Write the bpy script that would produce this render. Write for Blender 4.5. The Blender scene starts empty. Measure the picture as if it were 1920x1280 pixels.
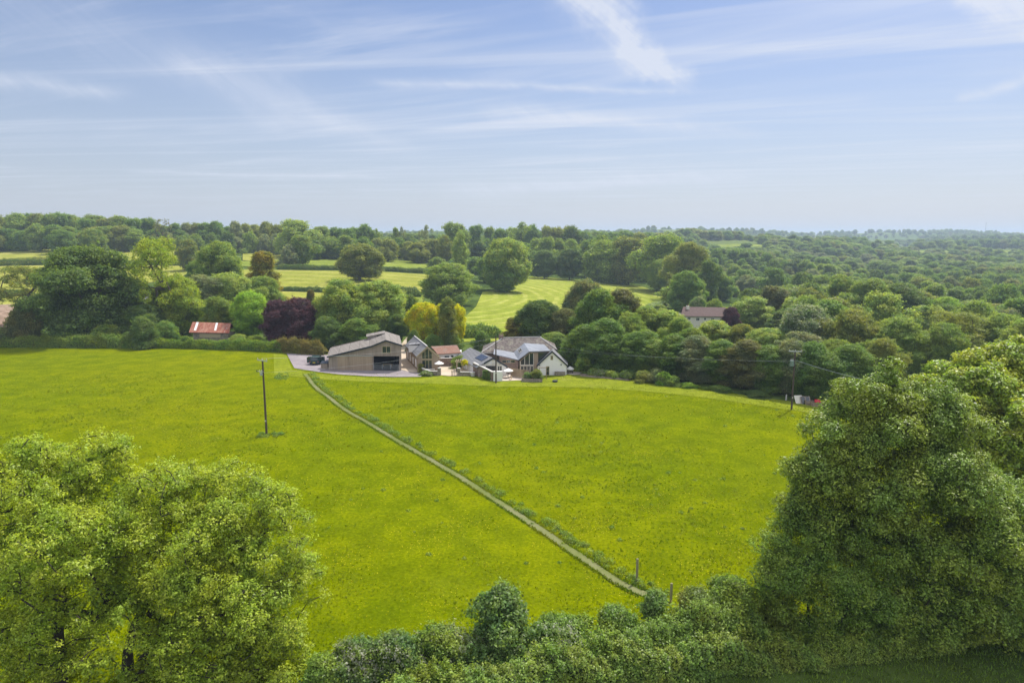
import bpy, math, random
import numpy as np
from mathutils import Vector
from mathutils.geometry import delaunay_2d_cdt
random.seed(7)
C = bpy.context.scene.collection
# ---------------------------------------------------------------- camera
HC = 30.0; K = HC / 23.2; FPX = 1280.0
PITCH = math.atan(196 / FPX); CP, SP = math.cos(PITCH), math.sin(PITCH)
cam_d = bpy.data.cameras.new("camera"); cam = bpy.data.objects.new("camera", cam_d); C.objects.link(cam)
cam_d.sensor_width = 36; cam_d.lens = 24; cam_d.clip_start = 0.5; cam_d.clip_end = 40000
cam.location = (0, 0, HC); cam.rotation_euler = (math.pi / 2 - PITCH, 0, 0)
bpy.context.scene.camera = cam
sc = bpy.context.scene
sc.view_settings.view_transform = 'Standard'; sc.view_settings.look = 'None'
sc.view_settings.exposure = 0.25; sc.view_settings.gamma = 1
try:
    sc.cycles.max_bounces = 5; sc.cycles.diffuse_bounces = 3; sc.cycles.glossy_bounces = 2
    sc.cycles.transmission_bounces = 3; sc.cycles.volume_bounces = 0; sc.cycles.transparent_max_bounces = 4
except Exception: pass
# ---------------------------------------------------------------- sun and sky
SUN_EL = math.radians(56); SUN_AZ = math.radians(38)      # azimuth from +Y towards +X
sd = Vector((math.sin(SUN_AZ) * math.cos(SUN_EL), math.cos(SUN_AZ) * math.cos(SUN_EL), math.sin(SUN_EL)))
sun_d = bpy.data.lights.new("sun", 'SUN'); sun_d.energy = 4.2; sun_d.angle = math.radians(0.55); sun_d.color = (1, .955, .88)
sun = bpy.data.objects.new("sun", sun_d); C.objects.link(sun)
sun.rotation_euler = (-sd).to_track_quat('-Z', 'Y').to_euler(); sun.location = (0, 0, 200)
world = bpy.data.worlds.new("World"); sc.world = world; world.use_nodes = True
wt = world.node_tree; wt.nodes.clear()

class NT:
    """small wrapper to write node graphs as expressions"""
    def __init__(s, t): s.t = t
    def n(s, typ, **kw):
        nd = s.t.nodes.new(typ)
        for k, v in kw.items(): setattr(nd, k, v)
        return nd
    def put(s, sock, v):
        if v is None: return
        if hasattr(v, 'links') or hasattr(v, 'is_linked'): s.t.links.new(v, sock)
        else:
            if isinstance(v, (tuple, list)) and len(v) == 3 and sock.type == 'RGBA': v = (*v, 1)
            sock.default_value = v
    def m(s, op, a, b=None, c=None, clamp=False):
        nd = s.n('ShaderNodeMath', operation=op, use_clamp=clamp)
        s.put(nd.inputs[0], a); s.put(nd.inputs[1], b)
        if c is not None: s.put(nd.inputs[2], c)
        return nd.outputs[0]
    def v(s, op, a, b=None, scale=None):
        nd = s.n('ShaderNodeVectorMath', operation=op)
        s.put(nd.inputs[0], a)
        if b is not None: s.put(nd.inputs[1], b)
        if scale is not None: s.put(nd.inputs['Scale'], scale)
        return nd.outputs['Value'] if op in ('DOT_PRODUCT', 'LENGTH', 'DISTANCE') else nd.outputs[0]
    def noise(s, vec, scale, detail=3, rough=.55, dist=0.0, out='Fac'):
        nd = s.n('ShaderNodeTexNoise'); s.put(nd.inputs['Vector'], vec)
        nd.inputs['Scale'].default_value = scale; nd.inputs['Detail'].default_value = detail
        nd.inputs['Roughness'].default_value = rough; nd.inputs['Distortion'].default_value = dist
        return nd.outputs[out]
    def ramp(s, f, stops):
        nd = s.n('ShaderNodeValToRGB'); s.put(nd.inputs[0], f); e = nd.color_ramp.elements
        while len(e) < len(stops): e.new(.5)
        for i, (p, c) in enumerate(stops):
            e[i].position = p; e[i].color = (*c, 1) if isinstance(c, (tuple, list)) else (c, c, c, 1)
        return nd.outputs[0]
    def mix(s, f, a, b, mode='MIX'):
        nd = s.n('ShaderNodeMix', data_type='RGBA', blend_type=mode); s.put(nd.inputs[0], f)
        s.put(nd.inputs[6], a); s.put(nd.inputs[7], b); return nd.outputs[2]
    def sep(s, v):
        nd = s.n('ShaderNodeSeparateXYZ'); s.put(nd.inputs[0], v); return nd.outputs
    def comb(s, x, y, z):
        nd = s.n('ShaderNodeCombineXYZ'); s.put(nd.inputs[0], x); s.put(nd.inputs[1], y); s.put(nd.inputs[2], z); return nd.outputs[0]
    def sstep(s, x, a, b, lo=0.0, hi=1.0):
        nd = s.n('ShaderNodeMapRange', interpolation_type='SMOOTHSTEP'); s.put(nd.inputs[0], x)
        nd.inputs[1].default_value = a; nd.inputs[2].default_value = b; nd.inputs[3].default_value = lo; nd.inputs[4].default_value = hi
        return nd.outputs[0]

w = NT(wt)
sky = w.n('ShaderNodeTexSky', sky_type='NISHITA', sun_disc=False)
sky.sun_elevation = SUN_EL; sky.sun_rotation = SUN_AZ; sky.altitude = 0
sky.air_density = 1.2; sky.dust_density = 0.6; sky.ozone_density = 5.0
tc = w.n('ShaderNodeTexCoord').outputs['Generated']
dx, dy, dz = w.sep(tc)
zc = w.m('MAXIMUM', dz, 0.015)
# high cirrus sheet: the direction pierces a plane far above the ground
px, py = w.m('DIVIDE', dx, zc), w.m('DIVIDE', dy, zc)
def rot(a):
    ca, sa = math.cos(a), math.sin(a)
    return (w.m('ADD', w.m('MULTIPLY', px, ca), w.m('MULTIPLY', py, sa)), w.m('SUBTRACT', w.m('MULTIPLY', py, ca), w.m('MULTIPLY', px, sa)))
r1x, r1y = rot(math.radians(-28))
c1 = w.noise(w.comb(w.m('MULTIPLY', r1x, .22), w.m('MULTIPLY', r1y, 1.1), 3.1), 1.0, 6, .6, .9)
r2x, r2y = rot(math.radians(-8))
c2 = w.noise(w.comb(w.m('MULTIPLY', r2x, .12), w.m('MULTIPLY', r2y, 1.5), 8.4), 1.0, 5, .6, .5)
c3 = w.noise(w.comb(w.m('MULTIPLY', px, .35), w.m('MULTIPLY', py, .35), 1.7), 1.0, 4, .55, .3)
veil = w.m('MULTIPLY', w.sstep(c1, .42, .74), w.sstep(c3, .34, .62))
veil = w.m('ADD', w.m('MULTIPLY', veil, .5), w.m('MULTIPLY', w.sstep(c2, .46, .78), .42))
# separate wisps and contrails, laid out as directions in the sky (east / up over north)
yy = w.m('MAXIMUM', dy, 0.05)
gx, gz = w.m('DIVIDE', dx, yy), w.m('DIVIDE', dz, yy)
wob = w.noise(w.comb(gx, gz, 0), 7.0, 5, .62)
fil = w.noise(w.comb(w.m('ADD', w.m('MULTIPLY', gx, 9), w.m('MULTIPLY', gz, 7)), w.m('SUBTRACT', w.m('MULTIPLY', gz, 60), w.m('MULTIPLY', gx, -46)), 2.0), 1.0, 5, .6)
def sky_dir(x, y):
    a, b = (x - 960) / FPX, -(y - 640) / FPX
    Y = CP + b * SP; return (a / Y, (-SP + b * CP) / Y)
def wisp(x0, y0, x1, y1, w0, w1, amp, wobble=.05):
    A, B = sky_dir(x0, y0), sky_dir(x1, y1)
    ab = (B[0] - A[0], B[1] - A[1]); L2 = ab[0] ** 2 + ab[1] ** 2; L = math.sqrt(L2)
    qx = w.m('SUBTRACT', gx, A[0]); qz = w.m('SUBTRACT', gz, A[1])
    t = w.m('DIVIDE', w.m('ADD', w.m('MULTIPLY', qx, ab[0]), w.m('MULTIPLY', qz, ab[1])), L2)
    d = w.m('DIVIDE', w.m('SUBTRACT', w.m('MULTIPLY', qx, ab[1]), w.m('MULTIPLY', qz, ab[0])), L)
    d = w.m('ABSOLUTE', w.m('ADD', d, w.m('MULTIPLY', w.m('SUBTRACT', wob, .5), wobble)))
    wd = w.m('MAXIMUM', w.m('ADD', w0, w.m('MULTIPLY', t, w1 - w0)), .0015)
    f = w.m('SUBTRACT', 1, w.m('DIVIDE', d, wd), clamp=True)
    f = w.m('MULTIPLY', f, w.sstep(f, 0, 1))
    ends = w.m('MULTIPLY', w.sstep(t, -.05, .12), w.sstep(t, 1.1, .8))
    return w.m('MULTIPLY', w.m('MULTIPLY', f, ends), amp)
ws = [wisp(1060, -50, 1285, 165, .075, .018, 1.25, .12), wisp(1800, -40, 1960, 40, .05, .06, 1.0, .09),
      wisp(690, 152, 1300, 172, .014, .009, .55, .02), wisp(240, 322, 720, 333, .006, .006, .5, .01),
      wisp(-60, -30, 640, 225, .12, .06, .18, .09), wisp(300, 110, 780, 290, .06, .03, .3, .07),
      wisp(1790, 185, 1960, 140, .014, .018, .6, .03), wisp(830, 360, 1420, 325, .03, .014, .6, .03),
      wisp(900, 205, 1420, 250, .03, .02, .5, .03), wisp(-60, 150, 240, 172, .03, .02, .5, .03)]
tot = ws[0]
for q in ws[1:]: tot = w.m('ADD', tot, q)
tot = w.m('MULTIPLY', tot, w.sstep(fil, .25, .7, .5, 1.0))
cl = w.m('ADD', w.m('MULTIPLY', veil, 1.0), tot)
cl = w.m('MULTIPLY', cl, w.sstep(dz, .0, .09))
cl = w.m('MINIMUM', cl, .86)
low = w.sstep(dz, .36, -.02, 0.0, .55)                       # milky air low down
base_sky = w.mix(low, w.v('MULTIPLY', sky.outputs[0], (1.04, .93, 1.0)), (5.3, 5.95, 7.2))
skc = w.mix(cl, base_sky, (6.9, 7.3, 8.3))
# added fill light: unseen glow round the sun and overhead, above the view
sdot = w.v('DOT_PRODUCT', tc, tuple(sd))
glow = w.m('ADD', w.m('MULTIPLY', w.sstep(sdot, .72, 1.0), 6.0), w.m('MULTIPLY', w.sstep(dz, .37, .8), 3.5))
glow = w.m('ADD', glow, w.m('MULTIPLY', w.sstep(dy, .1, -.55), 5.0))      # more added fill, from the unseen half of the sky behind the viewer
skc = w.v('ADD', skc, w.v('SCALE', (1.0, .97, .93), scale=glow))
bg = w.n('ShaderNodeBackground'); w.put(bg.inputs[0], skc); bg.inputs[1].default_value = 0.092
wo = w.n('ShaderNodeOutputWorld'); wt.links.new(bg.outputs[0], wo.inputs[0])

# ---------------------------------------------------------------- geometry of the view and the terrain
TU = [-.9, -.67, -.2, .03, .27, .58, .9]
TY = [0, 110, 150, 200, 285, 380, 430, 600, 1000, 1500, 2100, 3300, 6500]
TH = [[0, 0, 0, 0, 0, 0, 0], [0, 0, 0, 0, 0, -.6, -1], [0, 0, 0, 0, -1, -3, -3], [.5, .5, 0, -.5, -2.5, -6, -7],
      [6, 6, 4, 0, -5, -10, -12], [13, 13, 9, 1, -4, -13, -15], [16.3, 16.3, 11, 3, -3, -14, -16], [17.5, 17.5, 13, 9, 2, -12, -16],
      [16, 16, 12, 11, 7, -7, -11], [15, 15, 13, 13, 12, -1, -3], [18, 18, 19, 22, 23, 21, 20], [12, 12, 14, 16, 16, 15, 15], [10, 10, 10, 10, 10, 10, 10]]
TU = np.array(TU); TY = np.array(TY) * K; TH = np.array(TH) * K
def hts(X, Y):
    X = np.asarray(X, float); Y = np.asarray(Y, float)
    u = np.clip(X / np.maximum(Y, 30), TU[0], TU[-1] - 1e-6); y = np.clip(Y, 0, TY[-1] - 1e-3)
    i = np.clip(np.searchsorted(TU, u, 'right') - 1, 0, len(TU) - 2); j = np.clip(np.searchsorted(TY, y, 'right') - 1, 0, len(TY) - 2)
    fu = (u - TU[i]) / (TU[i + 1] - TU[i]); fy = (y - TY[j]) / (TY[j + 1] - TY[j])
    fu = fu * .5 + .5 * fu * fu * (3 - 2 * fu); fy = fy * .5 + .5 * fy * fy * (3 - 2 * fy)
    z = TH[j, i] * (1 - fu) * (1 - fy) + TH[j, i + 1] * fu * (1 - fy) + TH[j + 1, i] * (1 - fu) * fy + TH[j + 1, i + 1] * fu * fy
    far = np.clip((Y - 250) / 900, 0, 1)
    z = z + far * (3.2 * np.sin(X / 170 + 1.3) * np.sin(Y / 230 + .4) + 2.2 * np.sin(X / 83 + Y / 120))
    f3 = np.clip((Y - np.where(X > .24 * Y, 620, 1150)) / 500, 0, 1); f3 = f3 * f3 * (3 - 2 * f3)
    z = z + f3 * (11 * np.sin(Y / 215 + 1.1 * np.sin(X / 390 + .5) + .8) + 4 * np.sin(Y / 97 + 1.5 * np.sin(X / 210)))
    f2 = np.clip((Y - 1000) / 900, 0, 1); f2 = f2 * f2 * (3 - 2 * f2)
    z = z + f2 * (8 * np.sin(X / 330 + Y / 610 + .7) * np.sin(Y / 380 + 1.9) + 7 * np.sin(X / 190 - Y / 700 + 2.2) + 4 * np.sin(X / 97 + Y / 300))
    nr = np.clip((Y - 20) / 60, 0, 1) * np.clip((300 - Y) / 100, 0, 1)
    return z + nr * (.16 * np.sin(X / 13 + Y / 29) + .12 * np.sin(X / 31 - Y / 17 + 2))
def h(X, Y): return float(hts(X, Y))
def W(x, y, Y):
    a, b = (x - 960) / FPX, -(y - 640) / FPX
    t = Y / (CP + b * SP); return Vector((a * t, Y, HC + (-SP + b * CP) * t))
def atz(x, y, z):
    a, b = (x - 960) / FPX, -(y - 640) / FPX
    t = (z - HC) / (-SP + b * CP); return Vector((a * t, (CP + b * SP) * t, z))
_YS = np.concatenate([np.arange(20, 400, 1.0), np.arange(400, 5000, 5.0)])
def G(x, y, off=0.0):
    a, b = (x - 960) / FPX, -(y - 640) / FPX
    t = _YS / (CP + b * SP); X = a * t; Z = HC + (-SP + b * CP) * t
    d = Z - hts(X, _YS); k = np.argmax(d <= 0)
    if d[k] > 0: k = len(_YS) - 1
    f = d[k - 1] / (d[k - 1] - d[k]) if k > 0 and d[k] <= 0 else 1
    Y = _YS[k - 1] + f * (_YS[k] - _YS[k - 1]); X = a * Y / (CP + b * SP)
    return Vector((X, Y, h(X, Y) + off))
def mpp(Y, y=640):                                  # metres per photo pixel at depth Y
    return Y / (CP - (y - 640) / FPX * SP) / FPX
# ---------------------------------------------------------------- tags, meshes
def tag(o, label=None, cat=None, group=None, kind=None):
    if label: o['label'] = label
    if cat: o['category'] = cat
    if group: o['group'] = group
    if kind: o['kind'] = kind
    return o
def empty(name, loc, label, cat, group=None):
    o = bpy.data.objects.new(name, None); C.objects.link(o); o.location = loc; o.empty_display_size = .2
    return tag(o, label, cat, group)
def link(name, me, parent=None):
    o = bpy.data.objects.new(name, me); C.objects.link(o)
    if parent is not None:
        o.parent = parent; 
        o.matrix_parent_inverse = parent_inv(parent)
    return o
def parent_inv(p):
    from mathutils import Matrix
    m = Matrix.Translation(p.location)
    q = p
    while q.parent is not None: q = q.parent
    return Matrix.Translation(-q.location) if p.type == 'EMPTY' else Matrix.Identity(4)
def np_mesh(name, V, nper, mats, midx=None, smooth=False):
    """V: (N*nper,3) unshared faces"""
    me = bpy.data.meshes.new(name); n = len(V); nf = n // nper
    me.vertices.add(n); me.vertices.foreach_set('co', np.ascontiguousarray(V, np.float32).ravel())
    me.loops.add(n); me.loops.foreach_set('vertex_index', np.arange(n, dtype=np.int32))
    me.polygons.add(nf); me.polygons.foreach_set('loop_start', np.arange(0, n, nper, dtype=np.int32))
    try: me.polygons.foreach_set('loop_total', np.full(nf, nper, np.int32))
    except Exception: pass
    for m_ in mats: me.materials.append(m_)
    if midx is not None: me.polygons.foreach_set('material_index', np.asarray(midx, np.int32))
    me.update(calc_edges=True)
    if smooth: me.polygons.foreach_set('use_smooth', np.ones(nf, bool))
    return me
def idx_mesh(name, V, F, mats, smooth=False):
    me = bpy.data.meshes.new(name); me.from_pydata([tuple(v) for v in V], [], [tuple(f) for f in F])
    for m_ in mats: me.materials.append(m_)
    if smooth: me.polygons.foreach_set('use_smooth', np.ones(len(me.polygons), bool))
    me.update(); return me
class MB:
    def __init__(s): s.V = []; s.F = []
    def face(s, pts):
        i = len(s.V); s.V += [Vector(p) for p in pts]; s.F.append(list(range(i, i + len(pts)))); return s
    def prism(s, pts, e):
        """closed solid: polygon pts swept along vector e"""
        i = len(s.V); n = len(pts); e = Vector(e); s.V += [Vector(p) for p in pts] + [Vector(p) + e for p in pts]
        s.F.append(list(range(i, i + n))[::-1]); s.F.append(list(range(i + n, i + 2 * n)))
        for k in range(n): s.F.append([i + k, i + (k + 1) % n, i + n + (k + 1) % n, i + n + k])
        return s
    def box(s, o, a, b, c):
        o, a, b = Vector(o), Vector(a), Vector(b); return s.prism([o, o + a, o + a + b, o + b], c)
    def cbox(s, cx, cy, z0, sx, sy, sz, ang=0):
        ca, sa = math.cos(ang), math.sin(ang); A = Vector((ca, sa, 0)) * sx; B = Vector((-sa, ca, 0)) * sy
        return s.box(Vector((cx, cy, z0)) - A / 2 - B / 2, A, B, (0, 0, sz))
    def tube(s, pts, r0, r1=None, n=8, cap=True):
        r1 = r0 if r1 is None else r1; pts = [Vector(p) for p in pts]; i = len(s.V); m_ = len(pts)
        for k, p in enumerate(pts):
            d = (pts[min(k + 1, m_ - 1)] - pts[max(k - 1, 0)]).normalized()
            a = d.cross(Vector((0, 0, 1)) if abs(d.z) < .9 else Vector((1, 0, 0))).normalized(); b = d.cross(a)
            r = r0 + (r1 - r0) * k / max(1, m_ - 1)
            for j in range(n): s.V.append(p + a * math.cos(2 * math.pi * j / n) * r + b * math.sin(2 * math.pi * j / n) * r)
        for k in range(m_ - 1):
            for j in range(n): s.F.append([i + k * n + j, i + k * n + (j + 1) % n, i + (k + 1) * n + (j + 1) % n, i + (k + 1) * n + j])
        if cap: s.F.append([i + j for j in range(n)]); s.F.append([i + (m_ - 1) * n + j for j in range(n)][::-1])
        return s
    def cone(s, c, r0, r1, hh, n=12):
        return s.tube([c, Vector(c) + Vector((0, 0, hh))], r0, r1, n)
    def build(s, name, mat, parent=None, smooth=False):
        me = idx_mesh(name, s.V, s.F, [mat], smooth)
        import bmesh
        bm = bmesh.new(); bm.from_mesh(me); bmesh.ops.recalc_face_normals(bm, faces=bm.faces); bm.to_mesh(me); bm.free()
        return link(name, me, parent)
# ---------------------------------------------------------------- materials
def newmat(name):
    m_ = bpy.data.materials.new(name); m_.use_nodes = True; t = m_.node_tree; t.nodes.clear(); q = NT(t)
    out = q.n('ShaderNodeOutputMaterial'); return m_, q, out
def principled(q, out, col, rough=.8, spec=.3, metal=0, bump=None, bstr=.3, bdist=.05):
    p = q.n('ShaderNodeBsdfPrincipled'); q.put(p.inputs['Base Color'], col); q.put(p.inputs['Roughness'], rough)
    p.inputs['Specular IOR Level'].default_value = spec; p.inputs['Metallic'].default_value = metal
    if bump is not None:
        b = q.n('ShaderNodeBump'); b.inputs['Strength'].default_value = bstr; b.inputs['Distance'].default_value = bdist
        q.put(b.inputs['Height'], bump); q.t.links.new(b.outputs[0], p.inputs['Normal'])
    q.t.links.new(p.outputs[0], out.inputs[0]); return p
def pos(q): return q.n('ShaderNodeNewGeometry').outputs['Position']
def plain(name, col, rough=.7, var=.12, scale=2.0, spec=.3, metal=0):
    m_, q, out = newmat(name); f = q.noise(pos(q), scale, 4)
    c = q.mix(f, tuple(x * (1 - var) for x in col), tuple(min(1, x * (1 + var)) for x in col))
    principled(q, out, c, rough, spec, metal); return m_
def boards(name, c1, c2, width=.15, axis=0, rough=.85):
    """vertical boards: one tone per board plus streaky grain"""
    m_, q, out = newmat(name); P = pos(q); x, y, z = q.sep(P)
    u = q.m('ADD', x, q.m('MULTIPLY', y, .6)) if axis == 0 else z
    bd = q.m('FLOOR', q.m('DIVIDE', u, width)); wn = q.n('ShaderNodeTexWhiteNoise', noise_dimensions='1D'); q.put(wn.inputs['W'], bd)
    g = q.noise(q.v('MULTIPLY', P, (9, 9, .8)) if axis == 0 else q.v('MULTIPLY', P, (.8, .8, 9)), 1, 4)
    f = q.m('ADD', q.m('MULTIPLY', wn.outputs[0], .55), q.m('MULTIPLY', g, .45))
    st = q.noise(q.v('MULTIPLY', P, (.5, .5, .25)), 1, 3)
    c = q.mix(f, c1, c2); c = q.mix(q.sstep(st, .45, .75, 0, .5), c, tuple(v_ * .6 for v_ in c1))
    fr = q.m('FRACT', q.m('DIVIDE', u, width)); gap = q.sstep(fr, .0, .09)
    principled(q, out, c, rough, .2, 0, gap, .6, .02); return m_
def tiles(name, c1, c2, c3, row=.28, rough=.85, spots=.5):
    m_, q, out = newmat(name); P = pos(q); x, y, z = q.sep(P)
    br = q.n('ShaderNodeTexBrick'); q.put(br.inputs['Vector'], q.comb(q.m('ADD', x, q.m('MULTIPLY', y, .35)), q.m('MULTIPLY', z, 1.6), 0))
    br.inputs['Scale'].default_value = 1; br.inputs['Brick Width'].default_value = .32; br.inputs['Row Height'].default_value = row
    br.inputs['Mortar Size'].default_value = .018; br.inputs['Color1'].default_value = (*c1, 1); br.inputs['Color2'].default_value = (*c2, 1)
    br.inputs['Mortar'].default_value = (*[v_ * .45 for v_ in c1], 1); br.inputs['Bias'].default_value = -.1
    n = q.noise(P, .9, 5, .65); c = q.mix(q.sstep(n, .48, .7, 0, spots), br.outputs[0], c3)
    principled(q, out, c, rough, .25, 0, br.outputs['Fac'], -.5, .02); return m_
def stone(name, c1, c2, sc_=3.0, mort=.0):
    m_, q, out = newmat(name); P = pos(q); vo = q.n('ShaderNodeTexVoronoi', feature='F1'); q.put(vo.inputs['Vector'], P); vo.inputs['Scale'].default_value = sc_
    f = q.sep(vo.outputs['Color'])[0]; n = q.noise(P, 6, 4); f2 = q.m('ADD', q.m('MULTIPLY', f, .6), q.m('MULTIPLY', n, .4))
    e = q.n('ShaderNodeTexVoronoi', feature='DISTANCE_TO_EDGE'); q.put(e.inputs['Vector'], P); e.inputs['Scale'].default_value = sc_
    g = q.sstep(e.outputs[0], 0, .08)
    c = q.mix(g, tuple(v_ * .5 for v_ in c1), q.mix(f2, c1, c2)); principled(q, out, c, .9, .2, 0, g, .6, .04); return m_
def glass(name, col=(.02, .03, .03)):
    m_, q, out = newmat(name); principled(q, out, col, .04, .9); return m_
def leafmat(name, base, warm=(1.22, 1.1, .7), var=.35, tr=.42, rough=.45, nscale=.35, blossom=None, bl_amt=0.0, lv=.85, spec=.15):
    m_, q, out = newmat(name); oi = q.n('ShaderNodeObjectInfo').outputs['Random']
    P = pos(q); n = q.noise(P, nscale, 3); n2 = q.sstep(q.noise(P, nscale * 7, 3, .65), .32, .68)
    b2 = tuple(a * b for a, b in zip(base, warm)); cool = tuple(a * b for a, b in zip(base, (.78, .93, .85)))
    c = q.mix(q.sstep(n, .36, .66), cool, b2); c = q.mix(q.m('MULTIPLY', oi, .5), c, base)
    rp = q.m('MULTIPLY', q.m('SUBTRACT', q.n('ShaderNodeNewGeometry').outputs['Random Per Island'], .5), lv)
    s = q.m('ADD', q.m('ADD', 1 - var * .9, rp), q.m('MULTIPLY', q.m('ADD', q.m('MULTIPLY', oi, .5), n2), var * 1.2))
    c = q.v('SCALE', c, scale=s)
    if blossom:
        b = q.noise(P, 2.6, 2); b3 = q.noise(P, .35, 2)
        c = q.mix(q.m('MULTIPLY', q.sstep(b, .5, .58), q.sstep(b3, .45 - bl_amt * .2, .6)), c, blossom)
    d = q.n('ShaderNodeBsdfPrincipled'); q.put(d.inputs['Base Color'], c); d.inputs['Roughness'].default_value = rough; d.inputs['Specular IOR Level'].default_value = spec
    t = q.n('ShaderNodeBsdfTranslucent'); q.put(t.inputs[0], q.v('MULTIPLY', c, (1.8, 1.8, .8)))
    mx = q.n('ShaderNodeMixShader'); mx.inputs[0].default_value = tr
    q.t.links.new(d.outputs[0], mx.inputs[1]); q.t.links.new(t.outputs[0], mx.inputs[2]); q.t.links.new(mx.outputs[0], out.inputs[0])
    return m_
L = {
 'mid': leafmat('leaf_mid_green', (.23, .30, .078)), 'dark': leafmat('leaf_dark_green', (.14, .20, .062), var=.3),
 'deep': leafmat('leaf_deep_green', (.175, .26, .07), var=.3), 'olive': leafmat('leaf_olive', (.24, .265, .08)),
 'pale': leafmat('leaf_pale_green', (.30, .37, .11)), 'bright': leafmat('leaf_bright_green', (0.263, 0.389, 0.055)),
 'ash': leafmat('leaf_ash', (.31, .375, .05), spec=.25, lv=1.0, tr=.38, nscale=.5), 'gold': leafmat('leaf_golden', (.56, .54, .01), warm=(1.1, .95, .8), var=.2),
 'goldcon': leafmat('leaf_gold_conifer', (0.311, 0.273, 0.055), var=.4), 'rust': leafmat('leaf_rust', (.19, .165, .06), var=.4),
 'purple': leafmat('leaf_purple', (.095, .045, .06), warm=(1.5, 1.1, 1.0), var=.4, tr=.2), 'grey': leafmat('leaf_grey_green', (.24, .27, .15), warm=(1.2, 1.05, .8)),
 'brown': leafmat('leaf_brownish', (.185, .19, .085)), 'blossom': leafmat('leaf_blossom', (0.150, 0.218, 0.092), blossom=(.5, .5, .43), bl_amt=1),
 'may': leafmat('leaf_flowering_thorn', (.17, .25, .07), spec=.3, lv=1.1, blossom=(.40, .40, .33), bl_amt=.3),
 'hedge': leafmat('leaf_hedge', (0.204, 0.294, 0.057), nscale=.3), 'hedge_f': leafmat('leaf_bramble_hedge', (.25, .33, .07), spec=.3, lv=1.1, warm=(1.15, 1.03, .8), nscale=.6),
 'syc': leafmat('leaf_sycamore', (.31, .38, .055), spec=.5, lv=1.1, warm=(1.3, 1.1, .8), nscale=.5), 'thorn': leafmat('leaf_thorn', (.225, .295, .055), spec=.3, lv=1.1, nscale=.4, tr=.25),
 'sap': leafmat('leaf_sapling', (.16, .24, .08), spec=.3, lv=1.1, nscale=.8), 'privet': leafmat('leaf_low_shrub', (.21, .29, .06), spec=.3, lv=1.1, nscale=.5),
}
bark = plain('bark', (.085, .07, .052), .95, .35, 3); bark_d = plain('bark_dark', (.045, .038, .03), .95, .35, 3)
# ---------------------------------------------------------------- foliage builders
def leaf_quads(rng, P, N, size, asp=.55, bend=.15):
    n = len(P); N = N / np.maximum(np.linalg.norm(N, axis=1, keepdims=True), 1e-6)
    r = rng.normal(size=(n, 3)); T = np.cross(N, r); T /= np.maximum(np.linalg.norm(T, axis=1, keepdims=True), 1e-6); B = np.cross(N, T)
    s = (size * rng.uniform(.65, 1.35, n))[:, None]
    V = np.empty((n, 4, 3)); V[:, 0] = P - T * s * .5; V[:, 2] = P + T * s * .5
    V[:, 1] = P + B * s * asp * .5 + N * s * bend; V[:, 3] = P - B * s * asp * .5 + N * s * bend
    return V.reshape(-1, 3)
def unit(rng, n):
    d = rng.normal(size=(n, 3)); return d / np.linalg.norm(d, axis=1, keepdims=True)
def puffs(rng, n, w, zb, zt, shape, lobes=.25, rmin=.13, rmax=.24):
    """puff centres and radii filling a crown of width w between heights zb and zt"""
    out = []; ph = rng.uniform(0, 6.28, 4)
    while len(out) < n:
        t = rng.uniform(0, 1) ** .85; th = rng.uniform(0, 2 * math.pi)
        if shape == 'dome': R = math.sqrt(max(0, 1 - max(0, (t - .28) / .72) ** 2)) * (.55 + .45 * min(1, t / .28))
        elif shape == 'oval': R = math.sin(math.pi * (t * .86 + .1)) ** .6
        elif shape == 'cone': R = (1 - t) ** .8 * .95 + .06
        elif shape == 'tall': R = min(1, .55 + t * 1.2) * math.sqrt(max(0, 1 - t ** 3.2))
        elif shape == 'flat': R = math.sin(math.pi * (t * .5 + .35)) ** .8
        else: R = math.sqrt(max(0, 1 - t ** 2))
        R *= 1 + lobes * (math.sin(2 * th + ph[0] + t * 2) * .5 + math.sin(3 * th + ph[1] - t * 3) * .5) + .14 * math.sin(5 * th + ph[2] + 9 * t) + .08 * math.sin(8 * th + ph[3] - 6 * t)
        rr = rng.uniform(rmin, rmax) * w; rad = max(0, R * w / 2 - rr * .75) * rng.uniform(.35, 1) ** .5
        z = zb + (zt - zb) * t + rng.normal() * (zt - zb) * .035; z = min(max(z, zb + rr * .5), zt - rr * .8 * rng.uniform(.5, 1.25))
        out.append((rad * math.cos(th), rad * math.sin(th), z, rr))
    return np.array(out)
def puff_leaves(rng, PF, leaf, cover=2.1, flat=.75, up=.75, jit=.6, asp=.62, under=.55, per=9):
    """leaves in small sprays over the shell of every puff"""
    Ps, Ns = [], []
    for (x, y, z, r) in PF:
        n = max(4, int(cover * 4 * math.pi * r * r * .8 / (leaf * leaf * asp * .5) / per)); d = unit(rng, n)
        keep = (d[:, 2] > -.25) | (rng.random(n) < under); d = d[keep]; m_ = len(d)
        lump = 1 + .2 * np.sin(d[:, 0] * 6 + x * 3) * np.sin(d[:, 1] * 6 + y * 3) + .12 * np.sin(d[:, 2] * 11 + z * 2)
        rad = r * (rng.uniform(.4, 1.15, m_) ** .5 + .38 * (rng.random(m_) < .16) * rng.random(m_)) * lump
        c = np.array([x, y, z]) + d * rad[:, None] * np.array([1, 1, flat]); tn = d + rng.normal(size=d.shape) * .55
        c, tn = np.repeat(c, per, 0), np.repeat(tn, per, 0); o = rng.normal(size=c.shape) * leaf * .85; o[:, 2] *= .55
        Ps.append(c + o); Ns.append(tn + np.array([0, 0, up]) + rng.normal(size=c.shape) * jit)
    P = np.concatenate(Ps); N = np.concatenate(Ns); keep = np.ones(len(P), bool)
    for (x, y, z, r) in PF:
        q = (P - np.array([x, y, z])) / np.array([1, 1, flat]); keep &= (q ** 2).sum(1) > (r * .6) ** 2
    return P[keep], N[keep]
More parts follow.
